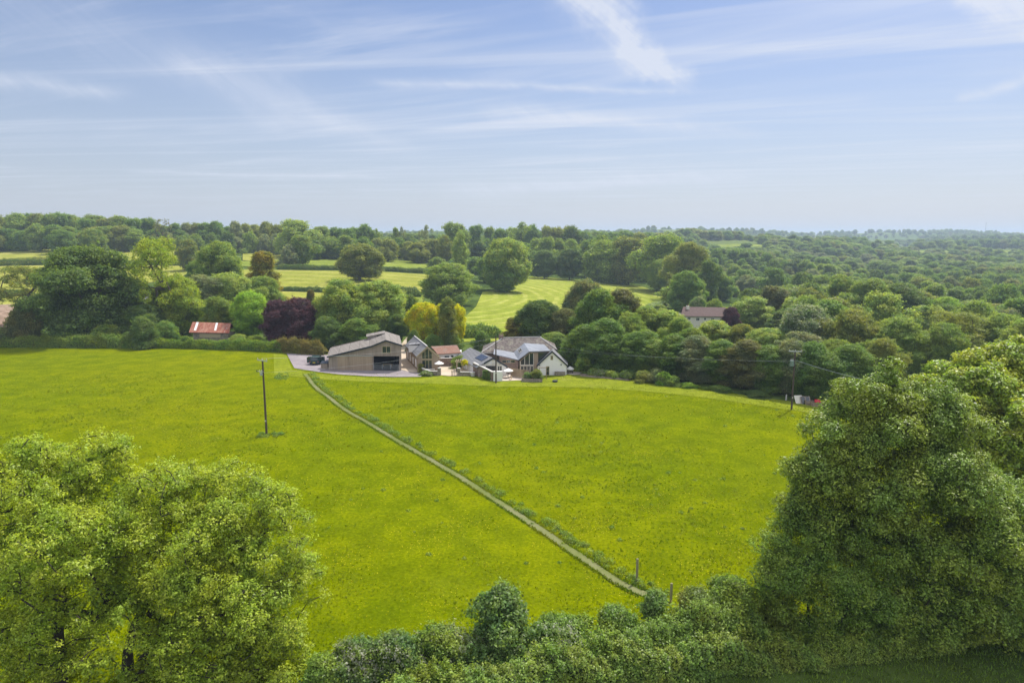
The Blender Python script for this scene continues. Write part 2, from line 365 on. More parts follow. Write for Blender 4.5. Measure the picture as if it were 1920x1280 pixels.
def skeleton(rng, targets, trunk, r0, bend=.12, rmin=.02):
    """limbs grown to the targets; returns node positions, parents, radii"""
    nodes = [np.array(p, float) for p in trunk]; par = [-1] + list(range(len(trunk) - 1)); top = nodes[-1]
    base_n = max(1, len(trunk) // 2); hits = []
    order = np.argsort([np.linalg.norm(t - top) for t in targets])
    for k in order:
        t = targets[k]; A = np.array(nodes[base_n:]); d = np.linalg.norm(A - t, axis=1) + 1.1 * np.maximum(0, A[:, 2] - t[2])
        j = int(np.argmin(d)) + base_n; a = nodes[j]; L_ = np.linalg.norm(t - a); m_ = max(2, min(6, int(L_ / 1.1)))
        mid = np.array([0, 0, 1.0]) * L_ * bend + rng.normal(size=3) * L_ * .06; last = j
        for i in range(1, m_ + 1):
            f = i / m_; p = a * (1 - f) + t * f + mid * math.sin(math.pi * f) + rng.normal(size=3) * L_ * .025 * (f < 1)
            nodes.append(p); par.append(last); last = len(nodes) - 1
        hits.append(last)
    cnt = np.zeros(len(nodes))
    for q in hits: cnt[q] += 1
    for i in range(len(nodes) - 1, 0, -1): cnt[par[i]] += cnt[i]
    cnt = np.maximum(cnt, 1); R = np.maximum(r0 * (cnt / cnt[0]) ** .52, rmin)
    nt = len(trunk); R[:nt] = r0 * np.linspace(1.0, .75, nt) * np.where(np.arange(nt) == 0, 1.35, 1)
    return np.array(nodes), par, R
def limbs(nodes, par, R, n=6):
    idx = np.arange(1, len(nodes)); pa = np.array(par)[1:]; A = nodes[pa]; B = nodes[idx]; D = B - A
    D /= np.maximum(np.linalg.norm(D, axis=1, keepdims=True), 1e-6); ref = np.where(np.abs(D[:, 2:3]) < .9, np.array([[0, 0, 1.0]]), np.array([[1.0, 0, 0]]))
    U = np.cross(D, ref); U /= np.linalg.norm(U, axis=1, keepdims=True); Wv = np.cross(D, U); out = []
    ra = np.minimum(R[pa], R[idx] * 1.5)[:, None]; rb = R[idx][:, None]; A2 = A - D * ra * .3
    for k in range(n):
        a0, a1 = 2 * math.pi * k / n, 2 * math.pi * (k + 1) / n
        o0 = U * math.cos(a0) + Wv * math.sin(a0); o1 = U * math.cos(a1) + Wv * math.sin(a1)
        out.append(np.stack([A2 + o0 * ra, A2 + o1 * ra, B + o1 * rb, B + o0 * rb], 1))
    return np.concatenate(out).reshape(-1, 3)
PROTO = {}
def proto(key, seed, shape, w, hh, zb, npf, leaf, trunk_r=.3, **kw):
    rng = np.random.default_rng(seed); lob = kw.pop('lobes', .42); rmin = kw.pop('rmin', .12); rmax = kw.pop('rmax', .22)
    PF = puffs(rng, npf, w, zb, hh, shape, lob, rmin, rmax); P, N = puff_leaves(rng, PF, leaf, **kw)
    CV = leaf_quads(rng, P, N, leaf, .6)
    tz = zb + (hh - zb) * .25; trunk = [(0, 0, -.6), (rng.normal() * .1, rng.normal() * .1, tz * .5), (rng.normal() * .25, rng.normal() * .25, tz)]
    nd, pa, R = skeleton(rng, PF[:, :3], trunk, trunk_r); TV = limbs(nd, pa, R)
    PROTO[key] = dict(w=w, h=hh, crown=np_mesh(key + '_crown', CV, 4, [L['mid']]), trunk=np_mesh(key + '_trunk', TV, 4, [bark], smooth=False),
                      both=np_mesh(key + '_tree', np.concatenate([CV, TV]), 4, [L['mid'], bark], np.r_[np.zeros(len(CV) // 4), np.ones(len(TV) // 4)]))
# nearer prototypes
proto('dome', 1, 'dome', 14, 14, 1.6, 130, .30, .38, rmin=.08, rmax=.17)
proto('dome2', 2, 'dome', 14, 14, 1.2, 110, .30, .38, lobes=.5, rmin=.07, rmax=.18)
proto('oval', 3, 'oval', 10, 15, 1.5, 120, .28, .28, rmin=.09, rmax=.18)
proto('oval2', 4, 'oval', 10, 15, 1.0, 110, .28, .28, lobes=.5, rmin=.08, rmax=.18)
proto('tall', 5, 'tall', 8, 15, .8, 110, .27, .22, rmin=.11, rmax=.22)
proto('cone', 6, 'cone', 8, 13, .5, 90, .25, .2, rmin=.10, rmax=.2, flat=.6)
proto('open', 7, 'flat', 13, 15, 5.0, 60, .26, .40, rmin=.06, rmax=.12, cover=.75, lobes=.5)
proto('bush', 8, 'bush', 9, 6, -.6, 90, .26, .15, rmin=.09, rmax=.19)
proto('willow', 9, 'oval', 13, 14, .3, 150, .27, .3, rmin=.07, rmax=.14)
# coarser ones for trees well away from the camera
proto('fdome', 11, 'dome', 14, 13, 1.2, 60, .5, .35, cover=2.0, rmin=.09, rmax=.19)
proto('fdome2', 12, 'dome', 14, 14, 1.5, 55, .5, .35, lobes=.5, cover=2.0, rmin=.08, rmax=.2)
proto('foval', 13, 'oval', 10, 15, 1.0, 55, .45, .3, cover=2.0, rmin=.1, rmax=.19)
proto('fopen', 14, 'flat', 12, 15, 5.0, 30, .42, .38, rmin=.07, rmax=.13, cover=1.2, lobes=.5)
proto('fbush', 15, 'bush', 10, 6, -.6, 26, .5, .2, cover=2.3)
proto('bare', 16, 'flat', 12, 14, 5.0, 60, .3, .35, rmin=.04, rmax=.07, cover=.5, lobes=.4)
VAR = {}
def variant(kind, part, mats):
    """the shared mesh of a tree kind in one leaf colour"""
    k = (kind, part) + tuple(m_.name for m_ in mats)
    if k not in VAR:
        me = PROTO[kind][part].copy()
        for i, m_ in enumerate(mats): me.materials[i] = m_
        VAR[k] = me
    return VAR[k]
ntree = [0]
def place(kind, X, Y, ht, wd, mat, label, group=None, name='tree', cat='tree', parts=True, z=None, bk=None, sink=0.0):
    pr = PROTO[kind]; ntree[0] += 1; rz = random.uniform(0, 6.28); sx = wd / pr['w'] * .97; sz = ht / pr['h']
    zz = (h(X, Y) if z is None else z) - sink; bk = bk or bark
    if parts:
        e = empty(name, (X, Y, zz), label, cat, group); e.rotation_euler.z = rz; e.scale = (sx, sx, sz)
        t = bpy.data.objects.new('trunk', variant(kind, 'trunk', [bk])); C.objects.link(t); t.parent = e
        c = bpy.data.objects.new('crown', variant(kind, 'crown', [L[mat]])); C.objects.link(c); c.parent = e; return e
    o = bpy.data.objects.new(name, variant(kind, 'both', [L[mat], bk])); C.objects.link(o); o.location = (X, Y, zz); o.rotation_euler.z = rz; o.scale = (sx, sx, sz)
    return tag(o, label, cat, group)
def tree(kind, x, D, ytop, wpx, mat, label, **kw):
    Y = D * K; p = W(x, ytop, Y); z = h(p.x, Y); return place(kind, p.x, Y, max(1.0, p.z - z), wpx * mpp(Y, ytop), mat, label, **kw)
def hedge_pts(rng, pts, width, height, leaf, cover=2.4, bump=.18, endr=1.0, asp=.6):
    """leaves over a bumpy hedge that follows the ground polyline"""
    pts = [np.array((p[0], p[1])) for p in pts]; seg = [np.linalg.norm(b - a) for a, b in zip(pts, pts[1:])]; tot = sum(seg); cum = np.r_[0, np.cumsum(seg)]
    per = width + 2 * height; n = int(cover * tot * per / (leaf * leaf * asp * .5)); s = rng.uniform(0, tot, n); a = rng.uniform(0, math.pi, n)
    k = np.clip(np.searchsorted(cum, s, 'right') - 1, 0, len(seg) - 1); f = (s - cum[k]) / np.array(seg)[k]; PA = np.array(pts)
    c = PA[k] * (1 - f[:, None]) + PA[k + 1] * f[:, None]; d = (PA[k + 1] - PA[k]) / np.array(seg)[k][:, None]; nrm = np.stack([-d[:, 1], d[:, 0]], 1)
    ph = rng.uniform(0, 6.28, 6)
    B = 1 + bump * (np.sin(s / (height * .9) + ph[0] + 2 * a) * .5 + np.sin(s / (height * .37) + ph[1] - 3 * a) * .35 + np.sin(s / (height * 2.7) + ph[2]) * .6)
    endf = np.clip(np.minimum(s, tot - s) / (endr * height) + .35, 0, 1); q = rng.uniform(.72, 1.03, n) ** .5
    ex = 1.6; ca, sa = np.cos(a), np.sin(a); r = 1 / (np.abs(ca) ** (2 * ex) + np.abs(sa) ** (2 * ex)) ** (1 / (2 * ex))
    fine = 1 + .13 * np.sin(s / .31 + 5 * a) * np.sin(s / .23 - 7 * a) + .1 * np.sin(s / .6 + ph[3]) * np.sin(4 * a + ph[4]); out_ = 1 + .22 * (rng.random(n) < .12) * rng.random(n)
    off = ca * r * width / 2 * B * q * fine * out_; zz = sa * r * height * B * q * endf * fine * out_
    X = c[:, 0] + nrm[:, 0] * off; Y = c[:, 1] + nrm[:, 1] * off; Z = hts(X, Y) + zz
    N = np.stack([nrm[:, 0] * ca, nrm[:, 1] * ca, sa + .6], 1) + rng.normal(size=(n, 3)) * .7
    return np.stack([X, Y, Z], 1), N
hseed = [100]
def hedge(pts, width, height, leaf, mat, label, name='hedge', cat='hedge', group=None, bump=.18, cover=2.4):
    hseed[0] += 1; rng = np.random.default_rng(hseed[0]); P, N = hedge_pts(rng, pts, width, height, leaf, cover, bump)
    o = link(name, np_mesh(name, leaf_quads(rng, P, N, leaf), 4, [L[mat]])); return tag(o, label, cat, group)
def fine_tree(name, base, PF, leaf, tuft_r, tufts_per_m2, per_tuft, mat, r0, trunk, label, seed, fill=.5, bk=None, drop=0.0, asp=.5, cat='tree', sub=1.0, droop=0.0):
    """big near tree: tufts of small leaves on twigs over the puffs, real limbs inside"""
    rng = np.random.default_rng(seed); Ts, Ds = [], []
    for (x, y, z, r) in PF:
        n = max(6, int(tufts_per_m2 * 4 * math.pi * r * r)); d = unit(rng, n); d = d[(d[:, 2] > -.35) | (rng.random(n) < .6)]
        rad = r * (1 - fill * rng.random(len(d)) ** 1.6); Ts.append(np.array([x, y, z]) + d * rad[:, None] * np.array([1, 1, .8])); Ds.append(d)
    T = np.concatenate(Ts); D = np.concatenate(Ds); keep = rng.random(len(T)) > drop
    for (x, y, z, r) in PF: keep &= (((T - np.array([x, y, z])) / np.array([1, 1, .8])) ** 2).sum(1) > (r * .42) ** 2
    T, D = T[keep], D[keep]; m_ = len(T); tr = tuft_r * rng.uniform(.6, 1.35, m_)
    d = unit(rng, m_ * per_tuft); R_ = rng.uniform(.3, 1, m_ * per_tuft) ** .6
    P = np.repeat(T, per_tuft, 0) + d * (np.repeat(tr, per_tuft) * R_)[:, None] * np.array([1, 1, .7])
    P[:, 2] -= droop * np.repeat(tr, per_tuft) * R_ ** 2
    N = d * .5 + np.repeat(D, per_tuft, 0) * .5 + np.array([0, 0, .85]) + rng.normal(size=P.shape) * .6
    e = empty(name, base, label, cat); CV = leaf_quads(rng, P, N, leaf, asp)
    c = bpy.data.objects.new('crown', np_mesh(name + '_crown', CV, 4, [L[mat]])); C.objects.link(c); c.parent = e
    pick = rng.random(m_) < sub; tg = np.concatenate([PF[:, :3], T[pick] - D[pick] * .2])
    nd, pa, Rr = skeleton(rng, tg, trunk, r0, .08, .03)
    t = bpy.data.objects.new('trunk', np_mesh(name + '_trunk', limbs(nd, pa, Rr, 7), 4, [bk or bark_d])); C.objects.link(t); t.parent = e
    return e
# ---------------------------------------------------------------- ground
def axis(lo, hi, s0, core, g):
    out = [0.0]; s = s0
    while out[-1] < hi: 
        if out[-1] > core: s *= g
        out.append(out[-1] + s)
    neg = [0.0]; s = s0
    while neg[-1] > lo:
        if -neg[-1] > core: s *= g
        neg.append(neg[-1] - s)
    return np.array(neg[:0:-1] + out)
gxs, gys = axis(-7500, 7500, 4, 90, 1.03), axis(-80, 9000, 4, 260, 1.022)
GX, GY = np.meshgrid(gxs, gys); GZ = hts(GX, GY)
def grid_mesh(name, X, Y, Z, mat):
    ny, nx = X.shape; me = bpy.data.meshes.new(name); me.vertices.add(nx * ny)
    me.vertices.foreach_set('co', np.stack([X, Y, Z], -1).astype(np.float32).ravel()); i = np.arange(nx * ny).reshape(ny, nx)
    q = np.stack([i[:-1, :-1], i[:-1, 1:], i[1:, 1:], i[1:, :-1]], -1).reshape(-1, 4); n = len(q)
    me.loops.add(n * 4); me.loops.foreach_set('vertex_index', q.astype(np.int32).ravel()); me.polygons.add(n)
    me.polygons.foreach_set('loop_start', np.arange(0, 4 * n, 4, dtype=np.int32))
    me.materials.append(mat); me.update(calc_edges=True); me.polygons.foreach_set('use_smooth', np.ones(n, bool)); return me
def grassmat(name, c1, c2, c3=None, n1=.03, n2=.5, n3=6, flecks=None, fl=.66, rough=.85, stripes=None):
    m_, q, out = newmat(name); P = pos(q); a = q.noise(P, n1, 4, .6); b = q.noise(P, n2, 4, .6); c = q.noise(P, n3, 4, .7)
    f = q.m('ADD', q.m('MULTIPLY', a, .45), q.m('ADD', q.m('MULTIPLY', b, .3), q.m('MULTIPLY', c, .25)))
    col = q.mix(q.sstep(f, .36, .64), c1, c2)
    if c3: col = q.mix(q.sstep(q.noise(q.v('ADD', P, (31, 7, 0)), n1 * 2.3, 5, .62), .55, .72, 0, .7), col, c3)
    col = q.v('SCALE', col, scale=q.m('MULTIPLY', q.sstep(c, .25, .75, .74, 1.24), q.sstep(b, .3, .7, .88, 1.1)))
    if stripes: col = q.mix(stripes(q, P), col, q.v('MULTIPLY', col, (1.45, 1.3, 2.2)))
    if flecks:
        v = q.n('ShaderNodeTexVoronoi'); q.put(v.inputs['Vector'], P); v.inputs['Scale'].default_value = 2.2
        pick = q.m('MULTIPLY', q.sstep(v.outputs['Distance'], .16, .08), q.sstep(q.noise(P, .11, 3), .44, .62)); col = q.mix(pick, col, flecks)
    principled(q, out, col, rough, .0, 0, q.m('ADD', b, c), .5, .25); return m_
M = {}
m_, q, out = newmat('rough_ground'); P = pos(q); vo = q.n('ShaderNodeTexVoronoi'); q.put(vo.inputs['Vector'], q.v('ADD', P, q.v('SCALE', q.noise(P, .004, 2, .5, 0, 'Color'), scale=60))); vo.inputs['Scale'].default_value = .0062
ff = q.sep(vo.outputs['Color']); fc = q.mix(ff[0], (.08, .13, .03), (.19, .22, .06)); fc = q.mix(q.sstep(q.sep(P)[1], 800, 1300), q.mix(q.sstep(q.noise(P, .05, 4), .4, .6), (.05, .08, .018), (.09, .13, .028)), fc)
fc = q.v('SCALE', fc, scale=q.sstep(q.noise(P, .4, 4), .25, .75, .8, 1.2)); principled(q, out, fc, .95, 0); M['ground'] = m_
M['pasture'] = grassmat('pasture_grass', (.106, .151, .0003), (.168, .190, .0003), (.115, .150, .003), .022, .25, 3.0, flecks=(.34, .30, .008))
M['lawn'] = grassmat('mown_lawn', (.17, .21, .012), (.22, .25, .02), (.24, .25, .045), .08, .6, 5)
def ring_stripes(cx, cy, wl):
    def f(q, P):
        x, y, z = q.sep(P); dxx, dyy = q.m('SUBTRACT', x, cx), q.m('MULTIPLY', q.m('SUBTRACT', y, cy), .62)
        r = q.m('SQRT', q.m('ADD', q.m('MULTIPLY', dxx, dxx), q.m('MULTIPLY', dyy, dyy))); r = q.m('ADD', r, q.m('MULTIPLY', q.noise(P, .06, 2), 5))
        return q.m('MULTIPLY', q.sstep(q.m('SINE', q.m('MULTIPLY', r, 6.283 / wl)), .1, .95), q.sstep(q.noise(P, .05, 3), .35, .6, .25, .8))
    return f
def line_stripes(ax, ay, wl, amt=.4):
    def f(q, P):
        x, y, z = q.sep(P); r = q.m('ADD', q.m('MULTIPLY', x, ax), q.m('MULTIPLY', y, ay)); r = q.m('ADD', r, q.m('MULTIPLY', q.noise(P, .04, 2), 3))
        return q.m('MULTIPLY', q.sstep(q.m('SINE', q.m('MULTIPLY', r, 6.283 / wl)), -.2, .9), amt)
    return f
M['hay'] = grassmat('mown_hay_field', (.21, .26, .03), (.28, .31, .045), (.30, .30, .07), .02, .2, 2, stripes=ring_stripes(-45, 340, 7.5))
M['far_a'] = grassmat('far_field_green', (.165, .22, .028), (.22, .265, .04), (.24, .26, .06), .012, .1, 1, stripes=line_stripes(.3, 1, 14, .3))
M['far_b'] = grassmat('far_field_yellow', (.23, .255, .035), (.30, .305, .055), (.31, .30, .08), .012, .1, 1, stripes=line_stripes(.15, 1, 18, .4))
M['soil'] = grassmat('brown_soil', (.20, .13, .085), (.36, .27, .20), (.10, .06, .04), .06, .4, 2)
M['verge'] = grassmat('track_verge', (.16, .24, .025), (.24, .31, .04), (.32, .29, .15), .12, .8, 5)
def gravelmat(name, c1, c2, c3):
    m_, q, out = newmat(name); P = pos(q); a = q.noise(P, .22, 4); b = q.noise(P, 14, 3, .7)
    c = q.mix(q.sstep(a, .35, .65), c1, c2); c = q.mix(q.sstep(q.noise(P, .9, 4), .5, .72, 0, .6), c, c3); c = q.v('SCALE', c, scale=q.sstep(b, .2, .8, .75, 1.2))
    principled(q, out, c, .95, .15, 0, b, .6, .03); return m_
M['gravel'] = gravelmat('gravel', (.25, .215, .22), (.32, .28, .28), (.21, .185, .19))
M['sand'] = gravelmat('pale_gravel', (.46, .37, .27), (.58, .48, .36), (.36, .30, .22))
M['path'] = gravelmat('worn_path', (.15, .175, .045), (.20, .205, .09), (.11, .15, .015))
M['slabs'] = gravelmat('patio_slabs', (.50, .42, .34), (.62, .53, .44), (.42, .36, .30))
g = link('ground', grid_mesh('ground', GX, GY, GZ, M['ground'])); tag(g, kind='structure')
POLYS = {}
def drape(name, pts, mat, off=.04, step=None, key=None, world_pts=False, kind='structure'):
    if not world_pts: pts = [G(*p) for p in pts]
    P2 = [Vector((p[0], p[1])) for p in pts]; cy = sum(p.y for p in P2) / len(P2)
    if key: POLYS[key] = [(p.x, p.y) for p in P2]
    st = step or max(2.5, cy * .018); dense = []
    for a, b in zip(P2, P2[1:] + P2[:1]):
        n = max(1, int((b - a).length / st)); dense += [a.lerp(b, i / n) for i in range(n)]
    xs = [p.x for p in P2]; ys = [p.y for p in P2]; extra = []
    from mathutils.geometry import intersect_point_tri_2d
    px_, py_ = np.meshgrid(np.arange(min(xs), max(xs), st), np.arange(min(ys), max(ys), st)); px_, py_ = px_.ravel() + .013, py_.ravel() + .017
    ins = inside(px_, py_, [(p.x, p.y) for p in dense]); extra = [Vector((a, b)) for a, b in zip(px_[ins], py_[ins])]
    n = len(dense); vs, es, fs, *_ = delaunay_2d_cdt(dense + extra, [(i, (i + 1) % n) for i in range(n)], [], 1, 1e-5)
    A = np.array([(v.x, v.y) for v in vs]); Z = hts(A[:, 0], A[:, 1]) + off + np.maximum(0, A[:, 1] - 120) * .0009
    o = link(name, idx_mesh(name, np.c_[A, Z], fs, [mat], True)); return tag(o, kind=kind)
def inside(X, Y, poly):
    r = np.zeros(len(X), bool); n = len(poly)
    for i in range(n):
        x0, y0 = poly[i]; x1, y1 = poly[(i + 1) % n]
        c = ((y0 > Y) != (y1 > Y)); xi = (x1 - x0) * (Y - y0) / ((y1 - y0) if y1 != y0 else 1e-9) + x0; r ^= c & (X < xi)
    return r
pp = [G(*p) for p in [(-700, 655), (0, 652), (300, 652), (540, 658), (560, 646), (760, 650), (1060, 688), (1100, 697), (1230, 712), (1400, 742), (1560, 776), (1760, 850), (1960, 960), (1640, 1165), (1480, 1165), (1300, 1205)]]
pp += [Vector((-8, 36)), Vector((-30, 22)), Vector((-120, 22))]
drape('pasture', pp, M['pasture'], .03, 3.0, 'pasture', True)
drape('lawn', [(513, 664), (536, 664), (548, 694), (610, 703), (690, 708), (790, 710), (850, 700), (930, 712), (1015, 712), (1060, 700), (1100, 705), (1200, 716), (1300, 729), (1400, 742), (1500, 755), (1575, 768), (1560, 779), (1480, 769), (1400, 757),
               (1300, 743), (1200, 733), (1100, 727), (1020, 725), (930, 725), (800, 719), (690, 716), (600, 711), (560, 707), (514, 702)], M['lawn'], .07, 2.0, 'lawn')
drape('gravel_drive', [(537, 663), (570, 664.5), (616, 666), (640, 662), (752, 662), (756, 655), (770, 655), (778, 672), (790, 695), (800, 701), (789, 707), (740, 707.5), (690, 706), (640, 703), (600, 698.5), (552, 691)], M['gravel'], .11, 2.0, 'drive')
drape('lane', [(752, 694), (752.5, 662), (753, 646), (757, 640), (768, 628), (778, 628), (772, 640), (768, 652), (782, 680), (792, 698), (775, 700)], M['sand'], .15, 1.5, 'lane')
drape('courtyard', [(792, 700), (800, 690), (822, 686), (872, 684), (905, 700), (890, 705), (862, 706), (843, 706), (820, 704)], M['sand'], .15, 1.5, 'court')
drape('patio', [(918, 714.5), (935, 702), (962, 700), (1000, 704), (1010, 711), (985, 713.5), (950, 715)], M['slabs'], .15, 1.5, 'patio')
drape('terrace_path', [(1058, 702), (1064, 697), (1090, 699), (1098, 703), (1078, 704)], M['slabs'], .15, 1.5)
drape('mown_field', [(905, 548), (925, 545), (985, 519), (1050, 523), (1110, 528), (1200, 536), (1250, 556), (1262, 566), (1240, 578), (1190, 592), (1120, 603), (1010, 622), (930, 640), (850, 642), (800, 640), (820, 625), (860, 604), (893, 575)], M['hay'], .06, 4.0, 'f_hay')
for k_, (pl, mt) in enumerate([
    ([(-200, 478), (100, 467), (250, 465.5), (330, 469), (415, 473), (400, 480), (330, 491), (205, 489), (120, 491), (0, 496), (-200, 499)], 'far_b'),
    ([(-200, 503), (0, 500), (100, 498), (340, 499), (362, 503), (345, 518), (240, 540), (120, 548), (0, 554), (-200, 560)], 'far_b'),
    ([(-200, 563), (0, 558), (55, 556), (62, 568), (0, 575), (-200, 580)], 'far_b'),
    ([(440, 458.5), (526, 459.5), (527, 472), (445, 471)], 'far_a'), ([(455, 474.5), (526, 475), (545, 483), (510, 491), (455, 489)], 'far_b'),
    ([(400, 492), (520, 489), (560, 479), (640, 478.5), (820, 488), (816, 510), (760, 508), (640, 504), (520, 501), (400, 500)], 'far_a'),
    ([(400, 505), (521, 507), (640, 508.5), (760, 513), (812, 516), (797, 549), (700, 546), (640, 543), (523, 541), (400, 538)], 'far_b'),
    ([(523, 547), (600, 549), (640, 552), (620, 575), (560, 585), (520, 570)], 'far_b'),
    ([(700, 553), (760, 555), (800, 553), (790, 570), (720, 572)], 'far_a'),
    ([(880, 466), (905, 466), (905, 476), (880, 477)], 'far_a'),
    ([(1310, 461), (1428, 459), (1432, 466), (1330, 469)], 'far_a'), ([(1330, 471), (1432, 468), (1435, 478), (1350, 480)], 'far_a'),
    ([(1690, 474), (1760, 470), (1800, 473), (1790, 479), (1730, 480)], 'far_a'), ([(1800, 473), (1880, 470), (1925, 471), (1930, 477), (1850, 481)], 'far_a'),
    ([(1640, 466), (1700, 464), (1710, 467), (1650, 469)], 'far_a'), ([(1820, 458), (1925, 456), (1930, 461), (1830, 463)], 'far_a'),
    ([(1385, 562), (1420, 560), (1428, 592), (1400, 598), (1385, 590)], 'far_a'), ([(1300, 583), (1330, 575), (1385, 578), (1385, 592), (1300, 590)], 'lawn')]):
    drape('field', pl, M[mt], .05, None, 'f%d' % k_)
drape('bare_soil', [(-80, 577), (20, 571), (62, 576), (75, 600), (40, 614), (-80, 616)], M['soil'], .06, 4, 'soil')
drape('grass_track', [Vector((11, 30)), Vector((18, 33.5)), Vector((34, 42)), Vector((60, 52)), Vector((80, 30)), Vector((30, 20)), Vector((11, 22))], M['verge'], .05, 1.5, None, True)
# footpath across the pasture
pc = [(571, 702), (578, 709), (590, 723), (600, 734), (614, 744), (632, 757), (660, 776), (700, 800), (760, 834), (820, 871), (880, 905), (940, 943), (1000, 985), (1060, 1026), (1120, 1064), (1165, 1093), (1200, 1110), (1262, 1128)]
pw = [G(*p) for p in pc]
def ribbon(name, ctr, wd, mat, off):
    n = []
    for i, p in enumerate(ctr):
        d = (ctr[min(i + 1, len(ctr) - 1)] - ctr[max(0, i - 1)]); d.z = 0; d.normalize(); n.append(Vector((-d.y, d.x, 0)))
    wv = lambda k, s: wd / 2 * (1 + .16 * math.sin(k * .9 + s) + .12 * math.sin(k * 2.3 + 2 * s))
    return drape(name, [p + q * wv(k, 1) for k, (p, q) in enumerate(zip(ctr, n))] + [p - q * wv(k, 3) for k, (p, q) in enumerate(zip(ctr, n))][::-1], mat, off, .6, None, True)
dense = []
for a, b in zip(pw, pw[1:]):
    nn_ = max(4, int((b - a).length / .9))
    for i in range(nn_):
        c_ = a.lerp(b, i / nn_); dense.append(c_ + Vector((.14 * math.sin(c_.y * .31), 0, 0)))
ribbon('footpath', dense, .92, M['path'], .075)
# ---------------------------------------------------------------- haze
mh, q, out = newmat('haze_air'); vol = q.n('ShaderNodeVolumePrincipled'); vol.inputs['Color'].default_value = (.68, .84, 1, 1)
vol.inputs['Density'].default_value = 0.00019; vol.inputs['Anisotropy'].default_value = .2; q.t.links.new(vol.outputs[0], out.inputs['Volume'])
hb = MB().box((-8000, -300, -40), (16000, 0, 0), (0, 9700, 0), (0, 0, 160)).build('haze', mh); tag(hb, kind='stuff')
# ---------------------------------------------------------------- building materials
M['clad'] = boards('weathered_larch', (.225, .18, .145), (.345, .285, .23), .19)
M['clad2'] = boards('weathered_oak_boards', (.27, .205, .14), (.40, .31, .22), .17)
M['fence'] = boards('fence_boards', (.25, .18, .11), (.40, .31, .20), .16)
M['roofgrey'] = tiles('grey_sheet_roof', (.215, .19, .165), (.275, .245, .215), (.18, .145, .125), .9, spots=.35)
M['slate'] = tiles('blue_grey_slate', (.215, .215, .22), (.285, .285, .29), (.17, .165, .16), .3, spots=.4)
M['oldtile'] = tiles('old_brown_tile', (.11, .09, .08), (.24, .20, .175), (.27, .26, .19), .3, spots=.7)
M['redtile'] = tiles('red_clay_tile', (.28, .14, .095), (.36, .21, .15), (.24, .19, .15), .3, spots=.7)
M['browntile'] = tiles('plum_tile', (.125, .08, .07), (.17, .115, .10), (.10, .07, .06), .3, spots=.4)
M['zinc'] = boards('zinc_sheet', (.23, .245, .265), (.31, .325, .35), .5, 0, .45)
M['white'] = plain('white_render', (.78, .76, .73), .85, .05, .8); M['cream'] = plain('cream_paint', (.70, .66, .55), .7, .06, 1)
M['wood'] = plain('oak_frame', (.40, .32, .20), .7, .2, 6); M['dark'] = plain('dark_metal', (.025, .032, .045), .45, .2, 3)
M['black'] = plain('bay_shade', (.02, .02, .022), .9, .3, 1); M['stone'] = stone('rubble_stone', (.17, .14, .11), (.40, .345, .28), 3.2)  # near-black tone carries the shade inside the barn bay
M['brick'] = stone('brown_brick', (.20, .135, .105), (.34, .25, .20), 4.5); M['coping'] = plain('stone_coping', (.52, .50, .46), .85, .12, 2)
M['glass'] = glass('window_glass'); M['solar'] = glass('solar_cell', (.05, .06, .09)); M['canvas'] = plain('parasol_canvas', (.84, .82, .76), .8, .03)
M['steel'] = plain('galvanised_steel', (.42, .45, .46), .45, .15, 6, .5, .6); M['pole'] = plain('creosoted_pole', (.085, .062, .048), .9, .35, 4)
M['teak'] = plain('pale_teak', (.50, .38, .24), .7, .15, 6); M['metaldark'] = plain('black_furniture', (.05, .05, .055), .5, .1)
m_, q, out = newmat('rusty_sheet'); P = pos(q); x, y, z = q.sep(P)
rc = q.mix(q.sstep(q.noise(q.v('MULTIPLY', P, (1.3, .4, .4)), 1, 5, .65), .35, .68), (.30, .085, .05), (.44, .22, .15)); rc = q.mix(q.sstep(q.noise(q.v('MULTIPLY', P, (2.2, .3, .3)), 1, 3), .6, .72, 0, .7), rc, (.45, .40, .38))
principled(q, out, rc, .8, .3, 0, q.m('SINE', q.m('MULTIPLY', x, 42)), .6, .03); M['rust'] = m_
U = Vector((0, 0, 1))
def roof_slab(a, b, c, d, th=.16): return [Vector(p) for p in (a, b, c, d)], Vector((0, 0, th))
def slab(name, pts, mat, parent, th=.16): return MB().prism([Vector(p) for p in pts], (0, 0, th)).build(name, mat, parent)
def window(parent, x0, x1, y0, y1, Yp, n=2, rows=1, frame=None, depth=.12, fw=.09, name='window', proud=.06):
    """casement in a wall that faces the camera, corners given on that wall"""
    a, b = W(x0, y1, Yp), W(x1, y0, Yp); w_, h_ = b.x - a.x, b.z - a.z; fr = MB(); y = Yp - proud
    fr.box((a.x, y, a.z), (w_, 0, 0), (0, depth, 0), (0, 0, fw)); fr.box((a.x, y, a.z + h_ - fw), (w_, 0, 0), (0, depth, 0), (0, 0, fw))
    for i in range(n + 1): fr.box((a.x + (w_ - fw) * i / n, y + .002, a.z + fw), (fw, 0, 0), (0, depth, 0), (0, 0, h_ - 2 * fw))
    for r in range(1, rows): fr.box((a.x + fw, y + .012, a.z + h_ * r / rows - fw * .3), (w_ - 2 * fw, 0, 0), (0, depth, 0), (0, 0, fw * .6))
    o = fr.build(name, frame or M['wood'], parent)
    MB().box((a.x + .01, Yp - .03, a.z + .01), (w_ - .02, 0, 0), (0, .04, 0), (0, 0, h_ - .02)).build('pane', M['glass'], o); return o
def front_poly(pxs, Yp): return [W(x, y, Yp) for x, y in pxs]
def ground_pts(pts, dz=-.4): return [Vector((p.x, p.y, h(p.x, p.y) + dz)) for p in pts]

